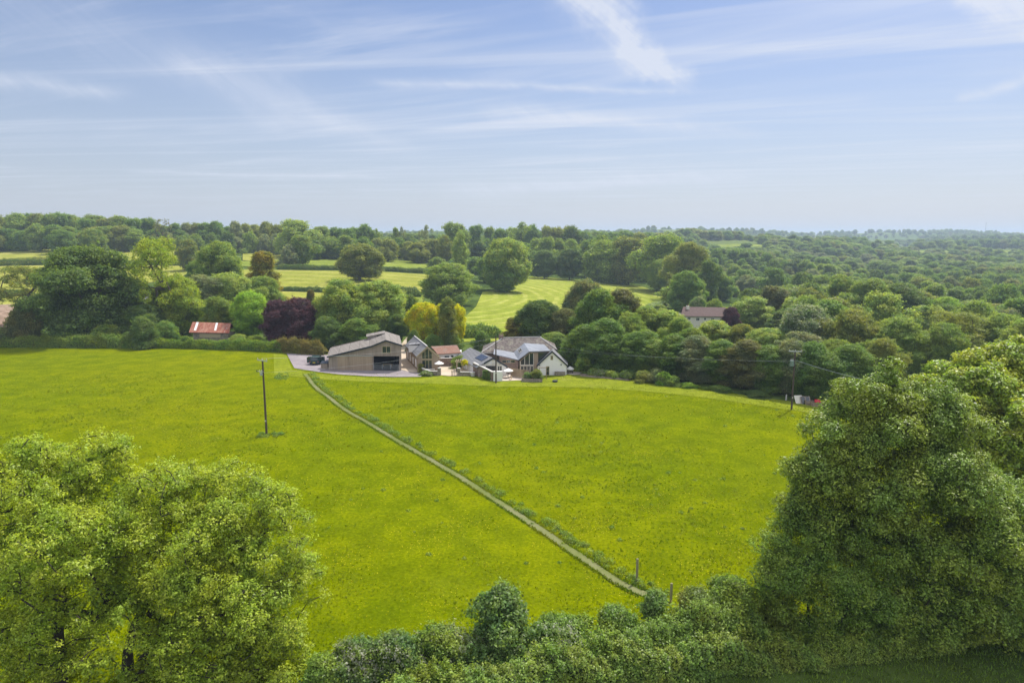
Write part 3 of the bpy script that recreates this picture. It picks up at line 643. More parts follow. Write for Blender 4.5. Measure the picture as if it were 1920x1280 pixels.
# ---------------------------------------------------------------- barn
F = atz(752.3, 694.6, 0).y; e = empty('barn', W(690, 694, F), 'large weathered timber barn with long lean-to roof and dark open bay beside the gravel drive', 'barn'); Bv = Vector((-2.9, 14.2, 0))
prof = [(616, 697), (616, 668.6), (697, 649.6), (724, 638.6), (752.3, 647.2), (752.3, 697)]
# front wall in pieces round the opening, then the other walls
ox0, ox1, oy0, oy1 = 700.5, 748.6, 667.6, 697
fw_ = MB(); th = Vector((0, .18, 0))
ly = lambda x: np.interp(x, [616, 697, 724, 752.3], [668.6, 649.6, 638.6, 647.2])
fw_.prism(front_poly([(616, 697), (616, 668.6), (697, 649.6), (ox0, ly(ox0)), (ox0, 697)], F), th)
fw_.prism(front_poly([(ox0, oy0), (ox0, ly(ox0)), (724, 638.6), (ox1, ly(ox1)), (ox1, oy0)], F), th)
fw_.prism(front_poly([(ox1, 697), (ox1, ly(ox1)), (752.3, 647.2), (752.3, 697)], F), th)
b0, b1 = W(616, 697, F), W(616, 668.6, F); c0, c1 = W(752.3, 697, F), W(752.3, 647.2, F); p1, p2, p3 = W(697, 649.6, F), W(724, 638.6, F), W(752.3, 647.2, F)
sh = Vector((0, .19, 0)); sw = .18
fw_.prism([b0 + sh, b0 + sh + Vector((sw, 0, 0)), b1 + sh + Vector((sw, 0, .03)), b1 + sh], Bv * .95 - sh)
fw_.prism([c0 + sh - Vector((sw, 0, 0)), c0 + sh, c1 + sh, c1 + sh - Vector((sw, 0, -.04))], Bv - sh)
bk_ = Bv * .99
fw_.prism([p + bk_ for p in front_poly([(616, 697), (616, 668.6), (697, 649.6), (724, 638.6), (752.3, 647.2), (752.3, 697)], F)], -th)
fw_.build('wall', M['clad'], e)
ov = Vector((0, -.35, 0)); up = Vector((0, 0, .06))
a0 = W(613.6, 669.5, F) + up; a1 = p1 + up; a2 = p2 + up; a3 = W(754.2, 648, F) + up
B1 = Bv * .82
rf = MB(); rf.prism([a0 + ov, a1 + ov, a1 + B1, a0 + B1], (0, 0, .16)); rf.prism([a1 + ov, a2 + ov, a2 + Bv, a1 + Bv + Vector((-.3, 0, 0))], (0, 0, .16)); rf.prism([a2 + ov, a3 + ov, a3 + Bv, a2 + Bv], (0, 0, .157))
kb = Bv * .7; el_ = a1 + kb + Vector((-1.3, 0, .62))
rf.prism([el_, a2 + kb + U * .17, a2 + Bv + U * .17, el_ + Bv * .3], (0, 0, .14)); rf.prism([el_ - U * 1.0 + Vector((.25, .1, 0)), el_ + Vector((.25, .1, 0)), a1 + kb + Vector((1.2, .1, 1.1)), a1 + kb + Vector((1.2, .1, .3))], Bv * .29)
rf.build('roof', M['roofgrey'], e)
vg = MB(); o2 = Vector((0, -.41, -.16))
for s_, t_ in ((a0, a1), (a1, a2), (a2, a3)): vg.prism([s_ + o2, t_ + o2, t_ + o2 + Vector((0, 0, .36)), s_ + o2 + Vector((0, 0, .36))], (0, .055, 0))
vg.build('bargeboard', M['dark'], e)
window(e, 716.7, 732.4, 648.9, 662, F, 2, 1, M['wood'])
dr = MB(); d0, d1 = W(634, 695.6, F), W(697.6, 667.6, F)
dr.box((d0.x, F - .14, d0.z), ((d1.x - d0.x) * .33, 0, 0), (0, .1, 0), (0, 0, d1.z - d0.z)); dr.box((d0.x + (d1.x - d0.x) * .335, F - .13, d0.z), ((d1.x - d0.x) * .665, 0, 0), (0, .09, 0), (0, 0, d1.z - d0.z))
dr = dr.build('sliding_door', M['clad2'], e); rl = MB().box((d0.x - .3, F - .2, d1.z + .01), (d1.x - d0.x + .6, 0, 0), (0, .17, 0), (0, 0, .1)).build('rail', M['steel'], dr)
g0, g1 = W(ox0 + .3, 694, F), W(ox1 - .3, 683, F); gt = MB(); gw = g1.x - g0.x
for i in range(5): gt.box((g0.x, F + .05, .25 + i * .27), (gw, 0, 0), (0, .05, 0), (0, 0, .05))
for i in range(4): gt.box((g0.x + (gw - .07) * i / 3, F + .02, .1), (.07, 0, 0), (0, .03, 0), (0, 0, 1.35))
gt.build('gate', M['steel'], e)
MB().prism([W(612, 697, F), W(755, 697, F), W(755, 694.4, F) , W(612, 694.4, F)], (0, -.25, 0)).build('concrete_sill', M['coping'], e)
f0_, f1_ = W(ox0 + .2, 694, F).x, W(ox1 - .2, 694, F).x
MB().box((f0_ - 3, F + .3, .17), (f1_ - f0_ + 2.6, -.6, 0), (-2.2, 12.5, 0), (0, 0, .05)).build('shade_floor', M['black'], e)  # added dark sheets, floor, back and side: the bay's shade as colour
MB().box((f0_ - 3, F + 7, .23), (f1_ - f0_ + 1.2, 0, 0), (0, .1, 0), (0, 0, 3.4)).build('shade_back', M['black'], e)  # added sheet across the bay, coloured as deep shade
MB().box((f0_ - .6, F + .3, .23), (.1, 0, 0), (-1.2, 6.6, 0), (0, 0, 3.6)).build('shade_side', M['black'], e)  # added side sheet, shade in its colour too
# things in the bay and against the end
bt = empty('bench', Vector((g0.x + gw * .45, F + 3.2, 0)), 'wooden workbench standing in the dark barn bay', 'bench'); m1 = MB(); xx = g0.x + gw * .45
m1.box((xx - 1.1, F + 2.8, .85), (2.2, 0, 0), (0, .8, 0), (0, 0, .08)); m1.build('top', M['teak'], bt)
for sx_ in (-1, .92):
    for sy_ in (2.85, 3.45): MB().box((xx + sx_, F + sy_, 0), (.08, 0, 0), (0, .08, 0), (0, 0, .85)).build('leg', M['teak'], bt)
xx = W(610, 690, F + 1).x
lb = empty('log_bin', Vector((xx, F + 1.6, 0)), 'low dark timber bin against the left end of the barn', 'bin'); MB().box((xx - 1, F + .9, 0), (1.55, 0, 0), (0, 1.5, 0), (0, 0, 1.45)).build('box', M['clad'], lb)
MB().prism([(xx - 1.08, F + .82, 1.455), (xx + .6, F + .82, 1.455), (xx + .6, F + 2.45, 1.75), (xx - 1.08, F + 2.45, 1.75)], (0, 0, .07)).build('lid', M['dark'], lb)

# ---------------------------------------------------------------- vehicle with its doors open
p = G(589, 685.5); e = empty('off_road_car', p, 'dark green off-road car with all its doors open on the gravel beside the barn', 'car')
M['car'] = plain('dark_green_paint', (.018, .05, .05), .25, .1, 3, .6); M['tyre'] = plain('tyre_rubber', (.02, .02, .02), .9); M['red'] = plain('red_lens', (.5, .02, .02), .3); M['plate'] = plain('yellow_plate', (.75, .55, .02), .5, .03)
X0, Y0, Z0 = p.x, p.y, p.z; bw = 1.05
b = MB(); sidep = [(0, .55), (0, 1.15), (.05, 1.22), (.28, 1.95), (2.6, 1.98), (3.25, 1.32), (4.5, 1.2), (4.6, .95), (4.6, .5), (4.1, .42), (.4, .42)]
b.prism([(X0 - bw, Y0 + s_, Z0 + z_) for s_, z_ in [(0, .45), (0, 1.15), (3.3, 1.2), (4.5, 1.12), (4.6, .9), (4.6, .45)]], (2 * bw, 0, 0))
for s_ in (-1, 1):                                                     # pillars left and right, so the cabin is see-through
    xs = X0 + s_ * (bw - .1) - .05
    for (ya, yb) in ((.02, .25), (1.25, 1.3), (2.3, 2.25), (3.2, 2.65)): b.prism([(xs, Y0 + ya, Z0 + 1.14), (xs, Y0 + ya + .12, Z0 + 1.14), (xs, Y0 + yb + .12, Z0 + 1.92), (xs, Y0 + yb, Z0 + 1.92)], (.1, 0, 0))
b.prism([(X0 - bw + .06, Y0 + .22, Z0 + 1.9), (X0 + bw - .06, Y0 + .22, Z0 + 1.9), (X0 + bw - .06, Y0 + 2.75, Z0 + 1.9), (X0 - bw + .06, Y0 + 2.75, Z0 + 1.9)], (0, 0, .1))
b.build('body', M['car'], e)
for s_, lb_ in ((-1, 1), (1, 1)):
    for yo in (.9, 3.7):
        cxx = X0 + s_ * (bw - .05); wv = MB().tube([(cxx - .13, Y0 + yo, Z0 + .38), (cxx + .13, Y0 + yo, Z0 + .38)], .38, n=18).build('wheel', M['tyre'], e)
        MB().tube([(cxx - .15, Y0 + yo, Z0 + .38), (cxx + .15, Y0 + yo, Z0 + .38)], .2, n=12).build('rim', M['steel'], wv)
    for yo in (2.35, 1.25):                                            # open side doors, hinged forward
        x1 = X0 + s_ * bw; d_ = MB().prism([(x1, Y0 + yo, Z0 + .5), (x1 + s_ * .92, Y0 + yo - .25, Z0 + .5), (x1 + s_ * .92, Y0 + yo - .25, Z0 + 1.2), (x1, Y0 + yo, Z0 + 1.2)], (0, .07, 0))
        for (u0, u1, z0_, z1_) in ((0, .08, 1.2, 1.85), (.84, .92, 1.2, 1.85), (.08, .84, 1.78, 1.85)):
            d_.prism([(x1 + s_ * u0, Y0 + yo - u0 * .27, Z0 + z0_), (x1 + s_ * u1, Y0 + yo - u1 * .27, Z0 + z0_), (x1 + s_ * u1, Y0 + yo - u1 * .27, Z0 + z1_), (x1 + s_ * u0, Y0 + yo - u0 * .27, Z0 + z1_)], (0, .06, 0))
        dd = d_.build('door', M['car'], e); MB().prism([(x1 + s_ * .09, Y0 + yo + .01, Z0 + 1.21), (x1 + s_ * .83, Y0 + yo - .19, Z0 + 1.21), (x1 + s_ * .83, Y0 + yo - .19, Z0 + 1.77), (x1 + s_ * .09, Y0 + yo + .01, Z0 + 1.77)], (0, .02, 0)).build('window', M['glass'], dd)
    MB().box((X0 + s_ * .95 - .06, Y0 - .04, Z0 + .85), (.12, 0, 0), (0, .04, 0), (0, 0, .22)).build('tail_light', M['red'], e)
MB().prism([(X0 - .85, Y0 + .03, Z0 + 1.22), (X0 + .85, Y0 + .03, Z0 + 1.22), (X0 + .8, Y0 + .24, Z0 + 1.86), (X0 - .8, Y0 + .24, Z0 + 1.86)], (0, .03, 0)).build('rear_window', M['glass'], e)
MB().prism([(X0 - .85, Y0 + 3.22, Z0 + 1.2), (X0 + .85, Y0 + 3.22, Z0 + 1.2), (X0 + .8, Y0 + 2.72, Z0 + 1.88), (X0 - .8, Y0 + 2.72, Z0 + 1.88)], (0, .03, 0)).build('windscreen', M['glass'], e)
MB().box((X0 - .3, Y0 - .05, Z0 + .66), (.6, 0, 0), (0, .045, 0), (0, 0, .16)).build('number_plate', M['plate'], e)
MB().box((X0 - 1.02, Y0 - .16, Z0 + .42), (2.04, 0, 0), (0, .16, 0), (0, 0, .2)).build('bumper', M['dark'], e)

# ---------------------------------------------------------------- cottage with glazed gable
F2 = atz(784, 695, 0).y; e = empty('cottage', W(803, 697, F2), 'converted stone cottage with a tall glazed gable and grey slate roof beside the lane', 'cottage'); Bv = Vector((-5.2, 16, 0))
gp = [(784, 699), (784, 668), (801.4, 651.5), (824, 669.5), (824, 699)]; MB().prism(front_poly(gp, F2), Bv).build('wall', M['clad2'], e)
pk = W(801.4, 650.0, F2); lf = W(781.2, 669, F2); rt = W(826.5, 670.8, F2)
o3 = Vector((0, -.3, 0)); rr = MB(); rr.prism([lf + o3, pk + o3, pk + Bv, lf + Bv], (0, 0, .16)); rr.prism([pk + o3, rt + o3, rt + Bv, pk + Bv], (0, 0, .157)); rr = rr.build('roof', M['slate'], e)
vg = MB(); o2 = Vector((0, -.36, -.12))
for s_, t_ in ((lf, pk), (pk, rt)): vg.prism([s_ + o2, t_ + o2, t_ + o2 + Vector((0, 0, .3)), s_ + o2 + Vector((0, 0, .3))], (0, .055, 0))
vg.build('bargeboard', M['wood'], e)
gl = front_poly([(791.3, 672.6), (791.3, 662.5), (801.4, 653.2), (810.3, 661.5), (810.3, 672.6)], F2 - .03); pn = MB().prism(gl, (0, .028, 0)).build('gable_window', M['glass'], e)
fr = MB()
for x_, yt in ((791.3, 662), (797.2, 657), (804, 655.5), (810.3, 661)): a_, b_ = W(x_, 672.6, F2), W(x_, yt, F2); fr.box((a_.x - .05, F2 - .1, a_.z), (.1, 0, 0), (0, .07, 0), (0, 0, b_.z - a_.z))
a_, b_ = W(791, 673.2, F2), W(810.6, 673.2, F2); fr.box((a_.x, F2 - .12, a_.z), (b_.x - a_.x, 0, 0), (0, .115, 0), (0, 0, .14))
for (s_, t_) in (((791.3, 662.6), (801.4, 653.4)), ((801.4, 653.4), (810.3, 661.6))):
    s_, t_ = W(*s_, F2 - .11), W(*t_, F2 - .11); fr.prism([s_, t_, t_ + U * .12, s_ + U * .12], (0, .07, 0))
fr.build('frame', M['wood'], pn); window(e, 791.3, 810.3, 674.8, 692, F2, 3, 1, M['wood'], name='glazed_door')
# dormer on the lane side and side windows
dm = (lf + Bv * .42).lerp(pk + Bv * .42, .42); d_ = MB(); d_.prism([dm + Vector((-1.5, -1.0, -.9)), dm + Vector((-1.5, 1.4, -.9)), dm + Vector((-1.5, 1.4, .75)), dm + Vector((-1.5, -1.0, .75))], (2.6, 0, 0)); d_ = d_.build('dormer', M['white'], e)
MB().prism([dm + Vector((-1.8, -1.2, .76)), dm + Vector((-1.8, 1.6, .76)), dm + Vector((1.3, 1.6, 1.1)), dm + Vector((1.3, -1.2, 1.1))], (0, 0, .12)).build('dormer_roof', M['slate'], d_)
wl = W(784, 690, F2)
for k_ in (.12, .34, .56, .78):
    q0 = Vector((wl.x, wl.y, .5)) + Bv * k_; MB().prism([q0 + Vector((-.06, 0, 0)), q0 + Bv * .09 + Vector((-.06, 0, 0)), q0 + Bv * .09 + Vector((-.06, 0, 1.7)), q0 + Vector((-.06, 0, 1.7))], (.05, 0, 0)).build('side_window', M['white'], e)
MB().prism([pk + Vector((-.12, -.3, .17)), pk + Vector((.12, -.3, .17)), pk + Vector((.12, 0, .17)) + Bv, pk + Vector((-.12, 0, .17)) + Bv], (0, 0, .08)).build('ridge', M['coping'], e)

# ---------------------------------------------------------------- red-tiled outbuilding
R0 = atz(823, 683, 0); Yo = R0.y; e = empty('outbuilding', W(842, 683, Yo), 'low white outbuilding with a red tiled roof behind the courtyard', 'outbuilding')
MB().prism(front_poly([(822, 686), (822, 664.6), (863, 661.6), (863, 684)], Yo), (0, 4.5, 0)).build('wall', M['white'], e)
A_, B_, C_, D_ = W(820.5, 665, Yo - .4), W(864.5, 661.9, Yo - .4), W(856.9, 648.0, Yo + 3.2), W(808, 650.3, Yo + 3.2); slab('roof', [A_, B_, C_, D_], M['redtile'], e)
slab('back_roof', [D_, C_, Vector((C_.x, C_.y + 3.5, A_.z)), Vector((D_.x, D_.y + 3.5, A_.z))], M['redtile'], e)
window(e, 834, 842, 667, 678, Yo, 2, 1, M['dark']); window(e, 846, 850, 666, 682, Yo, 1, 1, M['dark'], name='door')
cw = empty('courtyard_wall', W(838, 684, Yo - 1.5), 'brown brick wall across the back of the courtyard under the white outbuilding', 'wall')
MB().prism(front_poly([(823, 688), (823, 672.5), (849, 671.5), (849, 687)], Yo - 1.6), (0, .35, 0)).build('wall', M['brick'], cw)
MB().prism(front_poly([(822.6, 672.4), (822.6, 671.6), (849.4, 670.6), (849.4, 671.4)], Yo - 1.7), (0, .55, 0)).build('coping', M['coping'], cw)

# ---------------------------------------------------------------- farmhouse
Fw = atz(1034, 703, 0).y                                             # front plane of the white gable
e = empty('farmhouse', W(985, 700, Fw), 'rambling white farmhouse with old hipped tile roof, zinc roofed extension and white gable', 'house')
Yh = Fw + 11
MB().prism(front_poly([(905, 690), (905, 660.8), (1041, 658), (1041, 690)], Yh), (0, 8.6, 0)).build('old_wall', M['brick'], e)
fl, fr_, rl_, rr_ = W(903, 661.5, Yh - .4), W(1044.5, 656.8, Yh - .4), W(943, 634.6, Yh + 4.5), W(1012.5, 632.8, Yh + 4.5)
bl, brr = fl + Vector((0, 9.4, 0)), fr_ + Vector((0, 9.4, 0)); ort = MB()
for pl in ([fl, fr_, rr_, rl_], [fr_, brr, rr_], [brr, bl, rl_, rr_], [bl, fl, rl_]): ort.prism(pl, (0, 0, .15))
ort = ort.build('roof', M['oldtile'], e)
rg = MB()
for s_, t_ in ((fl, rl_), (rl_, rr_), (rr_, fr_)): rg.tube([s_ + U * .2, t_ + U * .2], .11, n=6)
rg.build('ridge_tile', M['coping'], ort)
q0 = W(939.5, 640, Yh + 4.6); ch = MB().box((q0.x - .55, q0.y - .4, q0.z - .6), (1.1, 0, 0), (0, .9, 0), (0, 0, 2.1)).build('chimney', M['brick'], e)
for dx_ in (-.25, .28): MB().tube([(q0.x + dx_, q0.y, q0.z + 1.5), (q0.x + dx_, q0.y, q0.z + 1.95)], .15, .12, 10).build('chimney_pot', M['redtile'], ch)
MB().prism(front_poly([(903, 662.4), (903, 661.3), (965, 660.2), (965, 661.3)], Yh - .55), (0, .14, 0)).build('gutter', M['coping'], e)
window(e, 934, 943, 664, 675, Yh, 2, 1, M['wood'])
# zinc extension: tall glazed front under a roof that drops to a valley on the left
Ye = Fw + 2.2; ev = [(974, 704), (974, 676.5), (992.8, 660.6), (1026, 659.8), (1026, 704)]
MB().prism(front_poly(ev, Ye), (0, 8.4, 0)).build('extension_wall', M['clad2'], e)
zl, zp, zr = W(972, 675.6, Ye - .5), W(992.4, 660.0, Ye - .5), W(1032, 658.6, Ye - .5); zk = W(968.5, 653, Ye + 8.2); zt = Vector((-1.0, 8.8, 0))
zz_ = MB(); zz_.prism([zl, zp, zp + zt + U * .5, zl + zt + U * .2], (0, 0, .18)); zz_.prism([zp, zr, zr + zt * 1.0, zp + zt + U * .5], (0, 0, .177))
zn = zz_.build('zinc_roof', M['zinc'], e)
zw = W(927, 662, Ye + 4); slab('valley_roof', [zl + Vector((0, .02, 0)), zl + zt + Vector((0, 0, .2)), W(927, 655.5, Ye + 8.5), W(925, 664.5, Ye + 2.5)], M['zinc'], e, .15)
MB().prism([W(972, 677, Ye), W(972, 704, Ye), W(936, 704, Ye), W(936, 668, Ye)][::-1], (0, .3, 0)).build('link_wall', M['brick'], e)
sk = zl.lerp(zp, .45); sa, sb = (zp - zl) * .30, zt * .42; sk0 = zl.lerp(zp, .28) + zt * .42 + U * .42
rw = MB().prism([sk0, sk0 + sa, sk0 + sa + sb, sk0 + sb], (0, 0, .1)).build('rooflight', M['coping'], e)
i_ = .12
for k_ in range(2):
    u0, u1 = .08 + k_ * .46, .46 + k_ * .46; MB().prism([sk0 + sa * u0 + sb * .1 + U * .1, sk0 + sa * u1 + sb * .1 + U * .1, sk0 + sa * u1 + sb * .9 + U * .1, sk0 + sa * u0 + sb * .9 + U * .1], (0, 0, .03)).build('pane', M['glass'], rw)
gz = MB().prism(front_poly([(975.8, 683.8), (975.8, 677), (992.6, 662.6), (1000.3, 662.2), (1000.3, 683.8)], Ye - .03), (0, .028, 0)).build('gable_glazing', M['glass'], e)
fr = MB()
for x_, yt in ((975.8, 677), (983.8, 669.5), (992.4, 662.4), (1000.3, 662)): a_, b_ = W(x_, 683.8, Ye), W(x_, yt, Ye); fr.box((a_.x - .05, Ye - .11, a_.z), (.1, 0, 0), (0, .08, 0), (0, 0, b_.z - a_.z))
a_, b_ = W(975.4, 684.5, Ye), W(1000.7, 684.5, Ye); fr.box((a_.x, Ye - .13, a_.z), (b_.x - a_.x, 0, 0), (0, .125, 0), (0, 0, .14)); fr.build('frame', M['cream'], gz)
window(e, 975.8, 1000.3, 685.8, 700, Ye, 4, 1, M['cream'], name='glazed_door')
sg = MB().prism(front_poly([(1009, 682), (1009, 661.2), (1028, 660.6), (1025, 664)], Ye - .03), (0, .028, 0)).build('side_glazing', M['glass'], e)
window(e, 941, 966, 674.5, 680.5, Ye, 3, 1, M['wood'])
# white gable
gp = [(1008, 706), (1008, 685.2), (1035, 660.8), (1062, 684), (1062, 704)]; wl_ = MB().prism(front_poly(gp, Fw), (.4, 3.4, 0)).build('gable_wall', M['white'], e)
pk, lf, rt = W(1035, 659.2, Fw), W(1005.8, 686.3, Fw), W(1064, 685.6, Fw); Bv = Vector((.4, 3.5, 0)); o3 = Vector((0, -.22, 0))
rr = MB(); rr.prism([lf + o3, pk + o3, pk + Bv, lf + Bv], (0, 0, .17)); rr.prism([pk + o3, rt + o3, rt + Bv, pk + Bv], (0, 0, .167)); rr.build('slate_roof', M['slate'], e)
vg = MB(); o2 = Vector((0, -.29, -.16))
for s_, t_ in ((lf, pk), (pk, rt)): vg.prism([s_ + o2, t_ + o2, t_ + o2 + Vector((0, 0, .42)), s_ + o2 + Vector((0, 0, .42))], (0, .065, 0))
vg.build('bargeboard', M['dark'], e); window(e, 1032.2, 1037, 666.6, 674.6, Fw, 2, 1, M['wood']); window(e, 1023.6, 1030, 686.5, 703, Fw, 1, 2, M['wood'], name='door')
q0 = W(1049, 701, Fw); MB().box((q0.x - 1.1, Fw - .75, q0.z - .15), (2.3, 0, 0), (0, .7, 0), (0, 0, .75)).build('bulkhead', M['stone'], e)
for x_, y_ in ((1011.5, 684.6), (1052, 683.5)): q0 = W(x_, y_, Fw); MB().box((q0.x - .09, Fw - .2, q0.z - .1), (.18, 0, 0), (0, .18, 0), (0, 0, .26)).build('wall_lamp', M['dark'], e)
# long low wing on the left with solar panel and porch gable
Fp = Fw - 1.0; e = empty('garden_wing', W(925, 702, Fp), 'low slate roofed wing with solar panel and white porch gable left of the farmhouse', 'house wing')
gp = [(905, 706), (905, 684), (923, 672.5), (926.5, 672.5), (949.5, 686.5), (949.5, 706)]; pkx = W(926, 672.5, Fp); Bv = Vector((-5.8, 13.5, 0))
MB().prism(front_poly([(898, 707), (898, 688), (924.5, 672.8), (949.3, 686.5), (949.3, 707)], Fp), Bv).build('wall', M['white'], e)
pk, lf, rt = W(924.5, 671.4, Fp), W(893.5, 689.6, Fp), W(951.5, 687.6, Fp); o3 = Vector((0, -.3, 0))
rr = MB(); rr.prism([lf + o3, pk + o3, pk + Bv, lf + Bv], (0, 0, .16)); rr.prism([pk + o3, rt + o3, rt + Bv, pk + Bv], (0, 0, .157)); rr.build('roof', M['slate'], e)
vg = MB(); o2 = Vector((0, -.36, -.14))
for s_, t_ in ((pk.lerp(lf, .55), pk), (pk, rt)): vg.prism([s_ + o2, t_ + o2, t_ + o2 + Vector((0, 0, .38)), s_ + o2 + Vector((0, 0, .38))], (0, .055, 0))
vg.build('bargeboard', M['dark'], e)
sl = lf - pk; s0 = pk + sl * .12 + Bv * .10 + U * .2; sa, sb = sl * .42, Bv * .30; sp = MB().prism([s0, s0 + sa, s0 + sa + sb, s0 + sb], (0, 0, .1)).build('solar_panel', M['dark'], e)
for a0_ in range(3):
    for b0_ in range(2):
        c_ = s0 + sa * (.03 + a0_ * .325) + sb * (.03 + b0_ * .485) + U * .1; MB().prism([c_, c_ + sa * .30, c_ + sa * .30 + sb * .455, c_ + sb * .455], (0, 0, .02)).build('solar_cell', M['solar'], sp)
window(e, 911, 930.5, 685.8, 700.5, Fp, 2, 1, M['dark'], name='folding_door'); window(e, 932.5, 941.5, 685.5, 702, Fp, 2, 1, M['cream'], name='glazed_door')
tr = MB(); a_, b_, c_ = W(907, 684.4, Fp - .25), W(941, 684.4, Fp - .25), W(924.5, 673.6, Fp - .25)
tr.prism([a_, b_, b_ + U * .2, a_ + U * .2], (0, .2, 0)); tr.prism([c_ - U * 1.1 + Vector((-.08, 0, 0)), c_ - U * 1.1 + Vector((.08, 0, 0)), c_ + Vector((.08, 0, -.3)), c_ + Vector((-.08, 0, -.3))], (0, .15, 0))
for s_ in (-1, 1): tr.prism([c_ - U * 1.15, c_ - U * 1.0, c_ + Vector((s_ * 1.3, 0, -.85)), c_ + Vector((s_ * 1.3, 0, -1.0))], (0, .13, 0))
tr.build('porch_truss', M['cream'], e)
# slanting stone wall with pale coping, white end block
wa, wb = atz(887, 701, 0), atz(923, 713, 0); wd_ = (wb - wa).normalized(); nn = Vector((-wd_.y, wd_.x, 0)) * .4
e = empty('garden_wall', wb, 'sloping stone garden wall with pale coping running down to a white end block', 'garden wall')
MB().prism([wa - U * .3, wb - U * .3, wb + U * 1.7, wa + U * 2.5], nn).build('wall', M['brick'], e)
MB().prism([wa + U * 2.5 - nn * .2, wb + U * 1.7 - nn * .2, wb + U * 1.85 - nn * .2, wa + U * 2.65 - nn * .2], nn * 1.4).build('coping', M['coping'], e)
MB().box((wb.x + .25, wb.y - .4, -.3), (1.9, 0, 0), (0, .7, 0), (0, 0, 2.3)).build('end_block', M['white'], e)
# blue car beyond the wing
p = G(873, 673); e = empty('parked_car', p, 'dark blue parked car seen over the left end of the slate wing', 'car'); bb = MB()
bb.prism([(p.x - 2.2, p.y, p.z + .35), (p.x - 2.2, p.y, p.z + .85), (p.x - 1.3, p.y, p.z + 1.0), (p.x + 1.5, p.y, p.z + 1.0), (p.x + 2.2, p.y, p.z + .85), (p.x + 2.2, p.y, p.z + .35)], (0, 1.8, 0))
M['blue'] = plain('dark_blue_paint', (.02, .05, .11), .2, .1, 3, .6); bb.prism([(p.x - .9, p.y + .1, p.z + 1.45), (p.x - 1.35, p.y + .1, p.z + 1.0), (p.x + 1.55, p.y + .1, p.z + 1.0), (p.x + 1.0, p.y + .1, p.z + 1.45)], (0, 1.6, 0)); bb.build('body', M['blue'], e)
MB().prism([(p.x - .85, p.y + .07, p.z + 1.38), (p.x - 1.18, p.y + .07, p.z + 1.05), (p.x + 1.35, p.y + .07, p.z + 1.05), (p.x + .95, p.y + .07, p.z + 1.38)], (0, .02, 0)).build('side_window', M['glass'], e)
for dx_ in (-1.4, 1.4): MB().tube([(p.x + dx_, p.y - .03, p.z + .33), (p.x + dx_, p.y + .2, p.z + .33)], .33, n=16).build('wheel', M['tyre'], e)
# ---------------------------------------------------------------- garden things
def parasol(x, y, ytop, label, r=1.5, ybase=None):
    p = G(x, ybase or y); e = empty('parasol', p, label, 'parasol'); ht = W(x, ytop, p.y).z - p.z
    MB().tube([p, p + U * ht], .04, n=8).build('pole', M['metaldark'], e); c = MB(); n = 8; tip = p + U * ht; i0 = []
    for k in range(n):
        a0, a1 = 2 * math.pi * k / n, 2 * math.pi * (k + 1) / n; q0 = p + Vector((math.cos(a0) * r, math.sin(a0) * r, ht - .55)); q1 = p + Vector((math.cos(a1) * r, math.sin(a1) * r, ht - .55))
        c.prism([tip, q0, q1], (0, 0, .03)); c.prism([q0, q1, q1 - U * .12, q0 - U * .12], (0, .015, 0))
    c.build('canopy', M['canvas'], e); MB().cone(p, .3, .28, .1).build('base', M['metaldark'], e)
def table(x, y, label, sx, sy, mat, z=.74):
    p = G(x, y); e = empty('garden_table', p, label, 'table'); MB().cbox(p.x, p.y, p.z + z, sx, sy, .05).build('top', mat, e)
    for a in (-1, 1):
        for b in (-1, 1): MB().cbox(p.x + a * (sx / 2 - .1), p.y + b * (sy / 2 - .1), p.z, .07, .07, z).build('leg', mat, e)
def chair(x, y, ang, label, mat, name='garden_chair', group=None):
    p = G(x, y); e = empty(name, p, label, 'chair', group); ca, sa = math.cos(ang), math.sin(ang)
    def at(u, v): return (p.x + u * ca - v * sa, p.y + u * sa + v * ca)
    MB().cbox(*at(0, 0), p.z + .42, .5, .5, .05, ang).build('seat', mat, e); MB().cbox(*at(0, .24), p.z + .48, .5, .05, .5, ang).build('backrest', mat, e)
    for a in (-.21, .21):
        for b in (-.21, .21): MB().cbox(*at(a, b), p.z, .05, .05, .42, ang).build('leg', mat, e)
parasol(823.5, 698, 676.5, 'white parasol in the cottage courtyard', 1.1); parasol(953, 709, 690, 'cream parasol on the patio by the farmhouse fence', 1.1)
table(807, 698, 'pale table behind the courtyard wall near the cottage', 2.0, .9, M['cream']); table(942, 710, 'white topped table on the patio under the cream parasol', 2.4, 1.0, M['cream'])
chair(933.5, 713, 2.2, 'pale wooden reclining chair left of the patio table', M['teak']); chair(957, 713.2, -1.9, 'pale wooden reclining chair right of the patio table', M['teak'])
for i_, (x, y, a) in enumerate([(858, 699, .3), (853, 697, 1.5)]): chair(x, y, a, ['dark metal chair nearest the courtyard gate pillar', 'dark metal chair in the courtyard further from the gate pillar'][i_], M['metaldark'])
chair(937.5, 706.5, 3.1, 'dark chair behind the patio table beside the parasol', M['metaldark'])
parasol(1069, 700, 686.5, 'small white parasol right of the white gable', .95); table(1069, 701, 'small dark table right of the white gable', 1.2, .8, M['metaldark'])
def wall(name, pts, ht, th, mat, label, cat='wall', cop=True, z0=-.3):
    e = empty(name, G(*pts[0]), label, cat); b = MB(); c = MB()
    P_ = [G(*p) for p in pts]
    for s_, t_ in zip(P_, P_[1:]):
        d = (t_ - s_); d.z = 0; d.normalize(); n = Vector((-d.y, d.x, 0)) * th
        b.prism([s_ + U * z0, t_ + U * z0, t_ + U * ht, s_ + U * ht], n); c.prism([s_ + U * (ht + .002) - n * .1, t_ + U * (ht + .002) - n * .1, t_ + U * (ht + .1) - n * .1, s_ + U * (ht + .1) - n * .1], n * 1.2)
    b.build('wall', mat, e); 
    if cop: c.build('coping', M['coping'], e)
    return e
